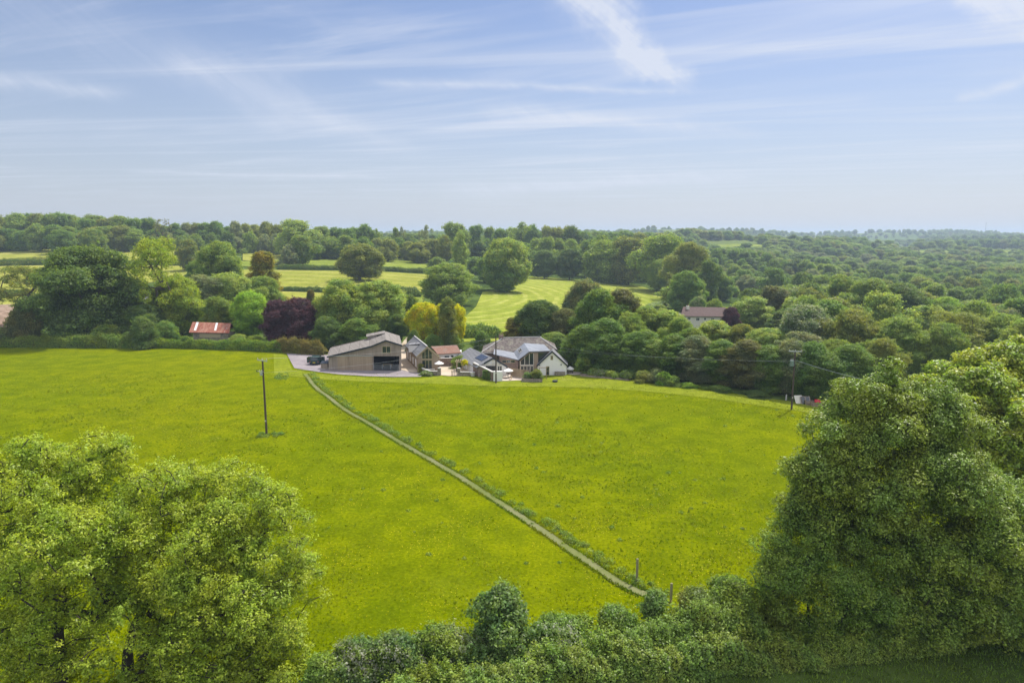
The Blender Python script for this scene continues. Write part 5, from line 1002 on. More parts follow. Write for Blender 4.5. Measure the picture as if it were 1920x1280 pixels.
# ---------------------------------------------------------------- trees one by one (photo x, distance, top, width)
T = tree
BIG = [
 ('dome2', 148, 154, 470, 196, 'dark', 'huge dark spreading tree on the left beyond the hedge'), ('open', 50, 176, 500, 130, 'olive', 'yellowish wide branching tree left of the huge dark tree'),
 ('bush', 42, 146, 580, 66, 'brown', 'thin brownish green small tree at the far left end of the hedge'), ('open', 285, 158, 447, 112, 'ash', 'tall open yellow green ash standing above its neighbours'),
 ('dome', 330, 162, 520, 96, 'ash', 'rounded yellow green tree right of the tall open ash'), ('dome2', 265, 152, 575, 84, 'dark', 'dark bushy tree at the foot of the tall open ash'), ('oval', 375, 172, 520, 66, 'grey', 'grey green tree behind the left end of the rusty shed'),
 ('dome', 408, 220, 457, 92, 'mid', 'broad green tree on the slope left of the gold brown conifer'), ('dome', 375, 240, 488, 60, 'deep', 'darker rounded tree left of the broad slope tree'), ('fdome', 352, 320, 453, 46, 'olive', 'small flat topped tree in the left fields'),
 ('cone', 492, 200, 474, 86, 'goldcon', 'gold brown pyramid tree above the fields'), ('dome', 428, 176, 515, 92, 'pale', 'pale green broad tree behind the rusty shed'), ('dome2', 488, 184, 522, 76, 'mid', 'leafy tree below the gold brown pyramid tree'),
 ('dome', 468, 154, 549, 78, 'bright', 'bright rounded willow left of the purple trees'), ('oval', 405, 156, 560, 50, 'mid', 'narrow green tree just behind the rusty shed'), ('dome2', 516, 146, 566, 62, 'purple', 'smaller purple leaved tree on the left of the pair'),
 ('dome2', 561, 147, 562, 78, 'purple', 'larger purple leaved tree beside the willow'), ('cone', 582, 165, 545, 30, 'rust', 'small brown pointed tree above the purple trees'), ('willow', 640, 150, 527, 116, 'pale', 'big pale willow behind the barn, left of two'),
 ('willow', 704, 152, 530, 112, 'pale', 'big pale willow behind the barn, right of two'), ('dome2', 668, 140, 600, 70, 'deep', 'dark rounded bush tree directly behind the long barn roof'), ('dome2', 612, 140, 596, 60, 'dark', 'dark shrubby tree between purple tree and barn'),
 ('oval', 742, 146, 592, 34, 'dark', 'dark narrow tree at the lane behind the barn gable'), ('dome', 796, 146, 570, 64, 'gold', 'brilliant yellow tree left of the lane end'), ('oval', 826, 147, 574, 34, 'gold', 'narrow yellow tree in the middle of the yellow group'),
 ('tall', 838, 140, 561, 32, 'olive', 'slim green tree between the yellow trees'), ('dome', 856, 148, 573, 38, 'gold', 'small yellow tree on the right beside the mown field'), ('dome2', 845, 226, 497, 106, 'mid', 'broad bushy thicket tree left of the mown field'),
 ('dome', 672, 290, 459, 84, 'olive', 'round topped oak alone in the middle fields'), ('dome', 950, 282, 450, 98, 'pale', 'large pale oak at the top of the mown field'), ('oval', 945, 276, 492, 54, 'deep', 'dark ivy covered trunk mass under the large pale oak'),
 ('dome', 1021, 370, 471, 50, 'dark', 'dark rounded tree left of the twin dark trees above the mown field'), ('dome', 1068, 370, 468, 50, 'dark', 'dark rounded tree right of the twin dark trees above the mown field'),
 ('dome2', 1290, 236, 512, 64, 'deep', 'fresh green rounded tree above the bungalow'), ('cone', 964, 150, 596, 58, 'goldcon', 'golden conifer behind the old farmhouse roof'), ('dome', 1014, 146, 566, 84, 'dark', 'dark domed tree behind the farmhouse hip'),
 ('dome2', 1062, 143, 582, 62, 'brown', 'brownish tree right of the dark domed tree'), ('dome2', 1042, 136, 625, 60, 'mid', 'mid green low tree right behind the farmhouse'), ('dome', 1100, 160, 528, 80, 'grey', 'grey green tree at the back of the belt top'),
 ('dome2', 1125, 138, 548, 96, 'deep', 'tall green tree crowning the belt behind the farmhouse'), ('tall', 1165, 140, 546, 66, 'brown', 'tall olive brown tree right of the belt crown'), ('tall', 1095, 119, 612, 52, 'deep', 'dark green tree at the near edge of the belt by the white gable'),
 ('tall', 1140, 117, 600, 60, 'deep', 'shaded tree with bare lower trunk in the middle of the belt'), ('oval2', 1213, 136, 578, 64, 'mid', 'light green tree right of the belt crown'), ('tall', 1190, 115, 625, 50, 'deep', 'deep green narrow tree at the belt edge'),
 ('oval2', 1255, 134, 585, 66, 'pale', 'feathery light green tree left of the bungalow'), ('tall', 1235, 112, 640, 54, 'mid', 'green tree at the belt edge below the feathery tree'), ('dome', 1340, 142, 603, 76, 'syc', 'yellow green rounded tree below the bungalow'),
 ('oval2', 1297, 112, 618, 58, 'mid', 'green tree in the belt left of the yellow green tree'), ('tall', 1283, 110, 655, 52, 'deep', 'dark fringe tree above the yellow green shrub'), ('tall', 1330, 107, 660, 60, 'grey', 'grey barked fringe tree at the field edge below the bungalow'),
 ('dome2', 1373, 178, 578, 36, 'purple', 'small purple tree at the right end of the bungalow'), ('dome', 1392, 136, 610, 60, 'olive', 'olive green tree right of the yellow green tree'), ('tall', 1375, 105, 662, 56, 'brown', 'brown grey fringe tree with thin foliage'),
 ('tall', 1420, 103, 655, 60, 'grey', 'grey green fringe tree left of the transformer pole'), ('dome', 1440, 128, 618, 84, 'pale', 'pale rounded tree behind the fringe left of the transformer pole'), ('tall', 1462, 101, 668, 52, 'deep', 'dark fringe tree directly behind the transformer pole'),
 ('dome2', 1512, 130, 576, 118, 'blossom', 'tree covered in white blossom above the transformer pole'), ('tall', 1505, 99, 660, 60, 'deep', 'deep green fringe tree above the leaning panels'), ('tall', 1550, 96, 665, 66, 'deep', 'dark fringe tree above the red cover'),
 ('oval', 1500, 118, 625, 70, 'grey', 'tall grey green tree in front of the blossom tree'), ('dome2', 1600, 122, 586, 110, 'olive', 'broad olive tree right of the blossom tree'), ('dome', 1570, 108, 640, 80, 'mid', 'leafy tree between the blossom tree and the near sycamore'),
 ('dome2', 1690, 118, 600, 110, 'mid', 'broad mid green tree behind the near thorn tree'), ('oval', 1640, 106, 640, 70, 'mid', 'mid green tree beside the near thorn tree top'), ('open', 1800, 124, 585, 120, 'olive', 'wide branching olive tree on the right behind the sycamore'),
 ('dome2', 1770, 116, 610, 90, 'mid', 'leafy tree under the wide branching olive tree'), ('dome', 1880, 126, 592, 100, 'mid', 'rounded green tree at the right edge of the photo'), ('dome', 1940, 118, 600, 100, 'pale', 'pale green tree cut by the right edge'),
 ('dome', 1518, 200, 543, 68, 'olive', 'dome shaped olive tree above the blossom tree'), ('oval', 1450, 196, 540, 58, 'brown', 'brownish tree left of the dome shaped olive tree'), ('dome2', 1690, 205, 536, 100, 'dark', 'broad dark tree in the middle of the right woods'),
 ('oval', 1640, 200, 528, 60, 'mid', 'tall mid green tree left of the broad dark tree'), ('dome', 1775, 200, 560, 60, 'bright', 'bright rounded tree right of the broad dark tree'), ('oval', 1580, 215, 520, 60, 'mid', 'leafy tree between olive dome and broad dark tree'),
 ('dome', 1425, 190, 578, 44, 'grey', 'small grey green tree right of the purple tree'), ('dome', 1870, 205, 572, 80, 'olive', 'broad olive tree far right above the green edge tree'), ('bush', 1340, 205, 565, 40, 'mid', 'round garden bush behind the bungalow roof'), ('bush', 1310, 215, 560, 40, 'may', 'flowering garden bush behind the bungalow chimney'),
 ('dome', 1238, 226, 572, 26, 'mid', 'small round tree at the far right corner of the mown field'), ('bush', 1245, 180, 583, 46, 'pale', 'pale bush on the track corner left of the bungalow'), ('bush', 765, 165, 560, 60, 'dark', 'dark low thicket above the yellow tree'),
 ('bush', 720, 185, 545, 60, 'mid', 'mid green thicket above the right willow'), ('dome', 115, 390, 432, 48, 'deep', 'dark round tree before the left skyline wood'), ('dome', 172, 372, 431, 46, 'mid', 'single stemmed round tree before the left skyline wood, right of the dark one'),
 ('bare', 303, 425, 410, 40, 'brown', 'nearly bare dark branched tree on the left skyline'), ('fdome2', 553, 400, 416, 82, 'pale', 'wide pale green tree on the skyline above the small fields'), ('fdome2', 566, 350, 445, 52, 'mid', 'rounded tree in front of the wide pale skyline tree'),
 ('fbush', 540, 345, 462, 36, 'grey', 'grey leaved bush beside the rounded tree at the field corner'), ('foval', 862, 330, 436, 30, 'pale', 'slim pale tree above the bushy thicket'), ('fopen', 798, 430, 424, 26, 'grey', 'small lone open tree on the middle skyline'),
 ('fdome2', 850, 425, 422, 64, 'mid', 'broad green skyline tree right of the lone open tree'), ('fdome', 1072, 480, 429, 50, 'dark', 'dark domed tree on the skyline above the mown field'), ('fopen', 975, 470, 419, 52, 'mid', 'loose crowned tall tree on the skyline behind the pale oak'),
 ('fdome', 920, 320, 480, 60, 'deep', 'dark bush mass left of the large pale oak'), ('foval', 700, 400, 460, 40, 'dark', 'dark tree right behind the round oak'),
 ('fdome', 1130, 366, 456, 80, 'mid', 'broad green tree left in the wood edge above the mown field'), ('fdome2', 1180, 362, 450, 76, 'olive', 'olive green tree second in the wood edge above the mown field'), ('fdome2', 1240, 338, 447, 96, 'mid', 'large spreading tree in the wood edge above the mown field'),
 ('dome2', 1290, 300, 460, 84, 'olive', 'large olive tree at the right end of the wood edge'), ('dome', 1245, 325, 488, 60, 'mid', 'rounded tree standing forward of the wood edge'), ('dome2', 1160, 366, 478, 66, 'mid', 'green tree low in the wood edge behind the mown field'), ('foval', 1330, 280, 490, 44, 'dark', 'dark tree right of the large olive tree'),
]
BIG += [
 ('tall', 1118, 118, 628, 54, 'deep', 'dark tree at the belt edge just right of the white gable'), ('tall', 1158, 116, 640, 50, 'deep', 'very dark tree in the belt edge above the long timber bed'), ('tall', 1210, 114, 622, 56, 'deep', 'dark tree in the belt edge above the short timber bed'),
 ('tall', 1262, 110, 630, 58, 'deep', 'deep green tree in the belt edge above the bright yellow green shrub'), ('tall', 1310, 108, 632, 60, 'grey', 'grey green tree in the belt edge under the yellow green rounded tree'), ('tall', 1352, 106, 640, 56, 'deep', 'dark tree in the belt edge right of the grey green one'),
 ('tall', 1400, 103, 640, 60, 'brown', 'brown green tree in the belt edge between the fringe trees'), ('tall', 1444, 101, 650, 56, 'deep', 'deep green tree in the belt edge left behind the transformer pole'), ('tall', 1485, 100, 640, 60, 'grey', 'grey tree in the belt edge right behind the transformer pole'),
 ('tall', 1528, 98, 645, 62, 'deep', 'dark tree in the belt edge above the long crate'), ('tall', 1600, 96, 650, 66, 'deep', 'deep green tree at the right end of the belt edge'), ('dome2', 1660, 100, 640, 80, 'olive', 'olive tree just left behind the dark hawthorn top'),
 ('dome', 1075, 122, 640, 60, 'deep', 'deep green rounded tree right behind the white gable'), ('dome2', 1180, 128, 590, 70, 'mid', 'mid green tree in the second rank of the belt'), ('dome2', 1275, 122, 600, 70, 'mid', 'mid green tree in the second rank left of the yellow green one')]
for i, (kd, x, D, yt, wp, mt, lb_) in enumerate(BIG):
    if kd == 'tall': wp *= 1.22
    if kd in ('oval2', 'oval'): wp *= 1.1
    T(kd, x, D, yt, wp, mt, lb_, name={'bush': 'bushy_tree', 'cone': 'conifer'}.get(kd, 'tree'))
# low shrubs and scrub
for i_, (x, D, yt, wp, mt, lb_) in enumerate([(445, 146, 628, 44, 'pale', 'pale low shrub right of the rusty shed'), (478, 147, 630, 40, 'mid', 'green low shrub below the bright willow'), (512, 148, 632, 36, 'hedge', 'light low shrub below the smaller purple tree'), (350, 143, 632, 30, 'deep', 'dark low shrub at the left end of the shed'),
    (130, 147, 618, 60, 'deep', 'low dark shrub at the foot of the huge dark tree'), (200, 147, 612, 66, 'mid', 'low green shrub right of the huge dark tree trunk'), (20, 148, 622, 50, 'deep', 'low shrub by the soil patch at the left edge'), (590, 138, 640, 40, 'may', 'pale flowering scrub behind the car'), (268, 143, 600, 60, 'dark', 'dense dark shrub under the open ash'), (310, 148, 606, 56, 'deep', 'dense green shrub between the open ash and the shed'),
    (775, 138, 622, 30, 'dark', 'dark scrub at the head of the lane'), (812, 138, 630, 40, 'deep', 'dark scrub behind the cottage roof ridge'), (850, 140, 628, 30, 'mid', 'green scrub behind the red tiled roof'), (905, 142, 624, 34, 'deep', 'dark shrub behind the hip of the old roof'), (1290, 103, 722, 30, 'bright', 'bright fringe shrub at the field edge'), (1350, 101, 728, 44, 'deep', 'dark fringe shrub at the field edge left of the transformer pole'), (1420, 98, 735, 50, 'dark', 'dark fringe shrub nearest the transformer pole'), (1180, 112, 694, 34, 'deep', 'dark fringe shrub below the deep green narrow tree'), (1230, 108, 705, 30, 'mid', 'mid green fringe shrub right of the timber beds'), (1580, 94, 728, 50, 'dark', 'dark scrub behind the long crate')]):
    T('bush', x, D, yt, wp, mt, lb_, name='shrub', cat='shrub', parts=False)
# skyline rows: look-alikes
rr_ = random.Random(5)
def row(xs, Dr, tops, wr, mats, label, group, kinds):
    for x in xs: T(rr_.choice(kinds), x + rr_.uniform(-5, 5), rr_.uniform(*Dr), rr_.uniform(*tops), rr_.uniform(*wr), rr_.choice(mats), label, group=group, parts=False)
g1 = 'trees of the left skyline wood'
row(range(-60, 290, 22), (425, 450), (403, 413), (44, 58), ['mid', 'olive', 'deep', 'mid'], 'rounded tree in the dense wood on the left skyline', g1, ['fdome', 'fdome2'])
row(range(-60, 270, 26), (400, 412), (422, 436), (38, 50), ['mid', 'deep', 'olive'], 'lower tree along the front of the left skyline wood', g1 + ' front', ['fdome', 'fdome2', 'foval'])
g2 = 'skyline trees left of centre'
row(range(290, 530, 19), (430, 460), (417, 426), (30, 44), ['mid', 'deep', 'olive', 'grey'], 'rounded hazy tree in the skyline row above the small fields', g2, ['fdome', 'fdome2', 'foval'])
row(range(290, 530, 26), (415, 430), (438, 448), (26, 38), ['mid', 'dark', 'grey'], 'low tree under the skyline row above the small fields', g2 + ' lower', ['fdome', 'fbush'])
g3 = 'skyline trees in the middle'
row([598, 612, 628, 642, 655, 668, 684], (430, 455), (424, 434), (34, 46), ['mid', 'deep'], 'rounded tree on the skyline behind the round oak', g3, ['fdome', 'fdome2'])
row([681, 705, 737, 751], (440, 470), (426, 431), (17, 23), ['mid', 'grey'], 'slim tree poking above the middle skyline', 'slim skyline trees', ['foval', 'fopen'])
row(range(590, 840, 19), (385, 425), (442, 458), (34, 46), ['deep', 'dark', 'mid', 'olive'], 'dark tree in the belt under the middle skyline', 'belt trees under the middle skyline', ['fdome', 'fdome2', 'foval'])
row(range(870, 1070, 22), (470, 520), (425, 433), (36, 52), ['mid', 'deep', 'olive'], 'tree on the skyline above the pale oak', 'skyline trees above the pale oak', ['fdome', 'fdome2'])
row(range(985, 1110, 22), (400, 440), (448, 460), (36, 50), ['mid', 'olive', 'deep'], 'tree on the slope behind the twin dark trees', 'slope trees behind the twin dark trees', ['fdome', 'fdome2'])
row(range(1095, 1260, 20), (500, 620), (435, 441), (40, 56), ['mid', 'deep', 'olive'], 'tree on the long skyline right of the dark domed tree', 'skyline trees right of the dark dome', ['fdome', 'fdome2'])
row(range(1110, 1290, 24), (385, 450), (446, 456), (40, 56), ['deep', 'mid', 'dark'], 'tree in the wood behind the edge above the mown field', 'wood behind the mown field', ['fdome', 'fdome2'])
row(range(815, 925, 20), (360, 400), (478, 486), (30, 44), ['deep', 'mid'], 'low rounded tree in the scrub beside the large pale oak', 'scrub trees by the pale oak', ['fdome', 'fbush'])
# the valley woods on the right: nearer trees one by one, the far ones as woodland
vr = random.Random(11); polys = [p for k_, p in POLYS.items() if k_[0] == 'f' or k_ in ('soil', 'pasture', 'lawn', 'drive')]
def clear(X, Y, m_=6):
    for pl in polys:
        if inside(np.array([X, X, X - m_, X + m_, X]), np.array([Y, Y - m_ * 2.2, Y, Y, Y + m_ * .6]), pl).any(): return False
    return True
nv = 0; vst = []; Y = 205.0; cand = []
while Y < 640:
    st = 11.5 + Y * .006; X = .24 * Y
    while X < .88 * Y:
        cand.append((X + vr.uniform(-4, 4), Y + vr.uniform(-4, 4))); X += st * vr.uniform(.8, 1.25)
    Y += st * 1.05
bx0, bx1 = W(1270, 600, 186 * K).x, W(1400, 600, 186 * K).x
for X, Y in cand:
    
    if Y < 300 and bx0 - 4 < X < bx1 + 4 and 205 < Y < 275: continue
    if X / Y < .30 and Y < 330: continue
    if not clear(X, Y): continue
    if nv >= 62 or X > .78 * Y: vst.append((X, Y, 13.0)); continue
    nv += 1; s_ = vr.uniform(.75, 1.25); ht = 11.5 * s_ * vr.uniform(.85, 1.2)
    place(vr.choice(['fdome', 'fdome2', 'foval', 'fdome']), X, Y, ht, 12.5 * s_, vr.choice(['mid', 'mid', 'deep', 'olive', 'pale', 'grey', 'dark', 'mid']),
          'one of the many rounded trees filling the wooded valley on the right', 'valley woodland trees', parts=False)
# far woodland mass: one object
rng = np.random.default_rng(3); pts = []
Y = 560.0
while Y < 4200:
    st = 12 + Y * .0065; X = -.95 * Y
    while X < .95 * Y:
        u = X / Y; ok = True
        if u > .2: ok = Y > 640 or False
        if u <= .2 and Y < 700: ok = rng.random() < .75
        if ok and (rng.random() < (.92 if Y < 2600 else .8)): pts.append((X + rng.uniform(-.4, .4) * st, Y + rng.uniform(-.4, .4) * st, st))
        X += st
    Y += st * (1.0 if Y < 2400 else 1.5)
pts = np.array(pts); ok = np.ones(len(pts), bool)
for pl in polys:
    for dy_ in (0, -14, -28, -45, 8): ok &= ~inside(pts[:, 0], pts[:, 1] + dy_ * -1 * -1, pl)
def fieldmask(X, Y):                                          # open fields between the far woods
    return (np.sin(X / 140 + 1.1) * np.sin(Y / 260 + .6) + .35 * np.sin(X / 61 - Y / 90)) > .52
ok &= ~((pts[:, 1] > 1450) & fieldmask(pts[:, 0], pts[:, 1])); pts = pts[ok]
def canopy(name, pts, combos, wsel, seed):
    """one object: whole trees standing on the listed points"""
    rng = np.random.default_rng(seed); n = len(pts); me = bpy.data.meshes.new(name); me.vertices.add(n)
    me.vertices.foreach_set('co', np.c_[pts[:, 0], pts[:, 1], hts(pts[:, 0], pts[:, 1]) - .5].astype(np.float32).ravel())
    cl_ = np.sin(pts[:, 0] / 75 + 1.7 * np.sin(pts[:, 1] / 160)) * np.sin(pts[:, 1] / 115 + 1.3 * np.sin(pts[:, 0] / 130)) + .5 * np.sin(pts[:, 0] / 31 + pts[:, 1] / 47)
    wd = np.minimum(pts[:, 2], 19) * rng.choice([.55, .75, .95, 1.15], n) * rng.uniform(.85, 1.15, n); ht = np.minimum(wd * rng.uniform(.7, 1.15, n), 15)
    ht = np.where(cl_ > .25, np.minimum(ht * 1.3, 19), np.where(cl_ < -.55, ht * .6, ht)); wd = np.where(cl_ < -.55, wd * .75, wd)
    pick = np.where(cl_ > .25, rng.choice(len(combos), n, p=wsel[0]), np.where(cl_ < -.55, rng.choice(len(combos), n, p=wsel[1]), rng.choice(len(combos), n, p=wsel[2])))
    w0 = np.array([PROTO[c_[0]]['w'] for c_ in combos])[pick]; h0 = np.array([PROTO[c_[0]]['h'] for c_ in combos])[pick]
    A = me.attributes.new('scl', 'FLOAT_VECTOR', 'POINT'); A.data.foreach_set('vector', np.c_[wd / w0, wd / w0, ht / h0].astype(np.float32).ravel())
    A = me.attributes.new('rz', 'FLOAT_VECTOR', 'POINT'); A.data.foreach_set('vector', np.c_[np.zeros(n), np.zeros(n), rng.uniform(0, 6.28, n)].astype(np.float32).ravel())
    A = me.attributes.new('pick', 'INT', 'POINT'); A.data.foreach_set('value', pick.astype(np.int32))
    o = link(name, me); ng = bpy.data.node_groups.new(name, 'GeometryNodeTree'); ng.interface.new_socket('Geometry', in_out='INPUT', socket_type='NodeSocketGeometry'); ng.interface.new_socket('Geometry', in_out='OUTPUT', socket_type='NodeSocketGeometry')
    gi, go = ng.nodes.new('NodeGroupInput'), ng.nodes.new('NodeGroupOutput'); iop = ng.nodes.new('GeometryNodeInstanceOnPoints'); jn = ng.nodes.new('GeometryNodeJoinGeometry'); lk = ng.links.new
    for kd, mt in combos[::-1]:
        src = bpy.data.objects.new('tree_kind', variant(kd, 'both', [L[mt], bark])); oi = ng.nodes.new('GeometryNodeObjectInfo'); oi.inputs['Object'].default_value = src; oi.inputs['As Instance'].default_value = True; lk(oi.outputs['Geometry'], jn.inputs[0])
    def at(nm, ty): q = ng.nodes.new('GeometryNodeInputNamedAttribute'); q.data_type = ty; q.inputs['Name'].default_value = nm; return q.outputs['Attribute']
    iop.inputs['Pick Instance'].default_value = True; lk(gi.outputs[0], iop.inputs['Points']); lk(jn.outputs[0], iop.inputs['Instance']); lk(at('pick', 'INT'), iop.inputs['Instance Index']); lk(at('scl', 'FLOAT_VECTOR'), iop.inputs['Scale'])
    e2r = ng.nodes.new('FunctionNodeEulerToRotation'); lk(at('rz', 'FLOAT_VECTOR'), e2r.inputs[0]); lk(e2r.outputs[0], iop.inputs['Rotation']); lk(iop.outputs[0], go.inputs[0])
    md = o.modifiers.new('canopy', 'NODES'); md.node_group = ng; return o
combos = [('fdome', 'mid'), ('fdome2', 'mid'), ('foval', 'mid'), ('fdome', 'deep'), ('fdome2', 'deep'), ('foval', 'dark'), ('fdome', 'dark'), ('fdome2', 'olive'), ('fdome', 'grey'), ('foval', 'pale')]
wsel = [[.08, .08, .08, .18, .18, .14, .16, .04, .04, .02], [.18, .18, .08, .06, .04, 0, 0, .18, .16, .12], [.16, .14, .12, .1, .1, .03, .05, .1, .1, .1]]
nr = pts[:, 1] < 9e9
o = canopy('valley_woodland', np.array(vst), combos, wsel, 4); tag(o, 'dense rounded trees massed in the valley on the right', 'woodland', kind='stuff')
o = canopy('woodland', pts[nr], combos, wsel, 1); tag(o, 'wooded hills between the valley and the horizon', 'woodland', kind='stuff')
print('far trees', len(pts), int(nr.sum()), 'near valley', nv)
# ---------------------------------------------------------------- foreground trees
def lobes(rng, spec):
    """crown made of big lobes: (x, y, z, radius, puffs) -> puffs"""
    out = []
    for (x, y, z, r, n) in spec:
        n = int(n * 1.5); d = unit(rng, n); rad = r * rng.uniform(.25, 1, n) ** .5
        for k in range(len(d)): out.append((x + d[k, 0] * rad[k], y + d[k, 1] * rad[k], z + d[k, 2] * rad[k] * .8, r * rng.uniform(.22, .46)))
    return np.array(out)
def near_lobes(base, specs):
    """lobe spec given as (photo x, photo y, depth offset, radius px, puffs)"""
    o = []
    for (x, y, dy_, rp, n) in specs: Y = base.y + dy_; p = W(x, y, Y); o.append((p.x - base.x, p.y - base.y, p.z - base.z, rp * mpp(Y, y), n))
    return o
rg_ = np.random.default_rng(21)
bA = G(112, 1300); sA = near_lobes(bA, [(120, 905, 2, 88, 16), (30, 930, -1, 90, 14), (215, 900, 3, 80, 14), (100, 1020, -3, 100, 16), (-30, 1060, 0, 110, 14), (190, 1010, 0, 85, 12), (20, 1160, -2, 90, 12), (270, 960, 4, 60, 9), (-90, 960, 2, 90, 8), (180, 860, 2, 55, 10), (290, 900, 2, 50, 9), (300, 990, 2, 66, 11), (240, 1080, 1, 66, 11), (40, 870, 1, 60, 10), (-40, 900, 0, 60, 8), (150, 1200, 2, 70, 10), (60, 1020, 1, 80, 12), (100, 1180, -4, 62, 10), (50, 1262, -4, 60, 9), (160, 1262, -4, 56, 9), (70, 860, 2, 60, 10), (60, 1110, 1, 90, 14), (190, 1120, 1, 70, 12), (-20, 1220, 0, 80, 12), (90, 1240, 2, 70, 9)])
fine_tree('ash_tree', bA, lobes(rg_, sA), .19, .38, 3.7, 18, 'ash', .42, [(0, 0, -.4), (.1, .1, 2.0), (.3, 0, 4.2), (.2, .3, 6.0)], 'big spreading ash with dark limbs at the lower left corner', 31, fill=1.0, drop=.22, sub=.15, cat='tree')
bB = G(238, 1262); sB = near_lobes(bB, [(370, 930, 3, 70, 12), (450, 960, 2, 78, 14), (340, 1030, -1, 95, 16), (490, 1050, 1, 82, 14), (420, 1130, -2, 95, 16), (530, 1150, 0, 68, 11), (300, 1150, -3, 80, 12), (380, 1230, -2, 90, 14), (500, 1240, -1, 70, 10), (545, 1000, 1, 45, 6), (250, 1050, 0, 60, 8), (330, 900, 3, 50, 9), (340, 960, 2, 60, 10), (430, 900, 3, 46, 8), (520, 960, 2, 50, 9), (370, 1150, 1, 80, 12), (470, 1200, 1, 70, 10), (400, 1020, 1, 80, 14), (470, 1120, 1, 70, 12), (290, 1240, 1, 60, 9), (440, 1270, -1, 70, 10), (570, 1080, 1, 50, 9), (560, 1220, 0, 45, 8)])
fine_tree('ash_tree', bB, lobes(rg_, sB), .19, .38, 3.9, 18, 'ash', .36, [(0, 0, -.4), (.2, 0, 1.6), (.7, .2, 3.4), (1.5, .2, 5.0)], 'leafy ash with leaning stem reaching right over the buttercup field', 32, fill=1.0, drop=.18, sub=.15, cat='tree')
# right: sycamore behind, tall thorn, low bright bush
bS = G(1885, 1010); sS = near_lobes(bS, [(1830, 730, 0, 62, 14), (1905, 705, 2, 62, 14), (1960, 740, 0, 70, 12), (1780, 780, -2, 56, 12), (1880, 800, -3, 80, 16), (1960, 860, -2, 80, 12), (1740, 740, 1, 44, 9), (1800, 740, 1, 56, 12), (1745, 800, 0, 56, 12), (1850, 690, 2, 50, 10), (1785, 712, 2, 44, 10), (1905, 672, 3, 46, 10), (1820, 850, -2, 60, 12), (1900, 900, -3, 70, 10)])
fine_tree('sycamore_tree', bS, lobes(rg_, sS), .25, .45, 4.5, 16, 'syc', .4, [(0, 0, -.4), (0, .1, 3), (.1, .3, 6)], 'yellow green sycamore rising at the right edge behind the dark thorn', 33, fill=.35, sub=.04, asp=.75)
bT = G(1730, 1185); sT = near_lobes(bT, [(1660, 745, 2, 52, 12), (1600, 800, 1, 62, 14), (1690, 830, 0, 78, 18), (1565, 880, 0, 64, 14), (1650, 930, -1, 84, 18), (1760, 900, -1, 84, 18), (1850, 960, -1, 88, 18), (1745, 1010, -2, 80, 16), (1900, 1060, -1, 80, 16), (1830, 1090, -2, 78, 16), (1760, 800, 1, 52, 10), (1950, 980, -1, 80, 12), (1530, 950, 0, 55, 12), (1550, 820, 0, 55, 12), (1520, 890, 0, 50, 10), (1600, 740, 1, 44, 9), (1700, 760, 1, 56, 12), (1500, 960, 1, 46, 9), (1590, 990, 0, 60, 12), (1660, 700, 2, 34, 7), (1735, 750, 1, 52, 12), (1800, 810, 0, 60, 12), (1700, 1110, -2, 66, 14), (1930, 1140, -1, 70, 12), (1830, 1150, -2, 60, 12), (1650, 1150, -2, 56, 12), (1760, 1165, -2.5, 50, 11), (1890, 1170, -2, 50, 10)])
fine_tree('thorn_tree', bT, lobes(rg_, sT), .20, .46, 4.6, 16, 'thorn', .34, [(0, 0, -.4), (0, .1, 1.5), (.1, .1, 3.2)], 'tall dark hawthorn mass filling the lower right of the view', 34, fill=.3, sub=.03, droop=.5)
bL = G(1560, 1195); sL = near_lobes(bL, [(1500, 1010, 0, 56, 14), (1560, 1000, 1, 62, 14), (1640, 1030, 0, 66, 16), (1480, 1070, -1, 52, 12), (1560, 1090, -1.5, 66, 16), (1650, 1110, -1.5, 60, 14), (1500, 1130, -1, 46, 10), (1590, 1160, -1.5, 46, 10), (1450, 1030, 0, 42, 9), (1442, 1080, 0, 36, 8), (1470, 1130, 0, 40, 9), (1680, 1160, -1.5, 50, 12), (1540, 1172, -1.8, 40, 9), (1620, 1180, -2, 40, 9)])
fine_tree('field_maple', bL, lobes(rg_, sL), .17, .40, 5.5, 15, 'privet', .2, [(0, 0, -.3), (0, 0, .7), (0, .1, 1.5)], 'low rounded bright green bush in front of the dark hawthorn', 35, fill=.25, sub=.03)
for i_, (x, y) in enumerate(((1815, 1090), (1828, 1105), (1818, 1128))): pass
# near hedgerow
hz = lambda pts, w_, h_, lf_, mt, lb_, **kw: hedge(Gp(pts), w_, h_, lf_, mt, lb_, **kw)
hz([(700, 1350), (880, 1324), (1020, 1302), (1180, 1268), (1330, 1252), (1440, 1244), (1530, 1236)], 3.0, 2.3, .18, 'hedge_f', 'flat topped bramble hedge running along the bottom of the view', cover=2.2, bump=.3)
hz([(1090, 1262), (1200, 1240), (1330, 1215), (1430, 1190)], 2.6, 2.8, .17, 'privet', 'taller bushy hedge behind the flat topped one, right of centre', cover=2.4, bump=.26)
hz([(600, 1296), (720, 1284), (860, 1270), (1000, 1254), (1110, 1244)], 2.8, 2.3, .18, 'may', 'tangled flowering hedge row running left from the tall sapling', cover=2.2, bump=.42)
hz([(1500, 1238), (1640, 1225), (1780, 1205), (1960, 1170)], 2.0, 1.6, .13, 'thorn', 'shaded undergrowth hedge along the foot of the dark hawthorn', cover=2.2, bump=.25)
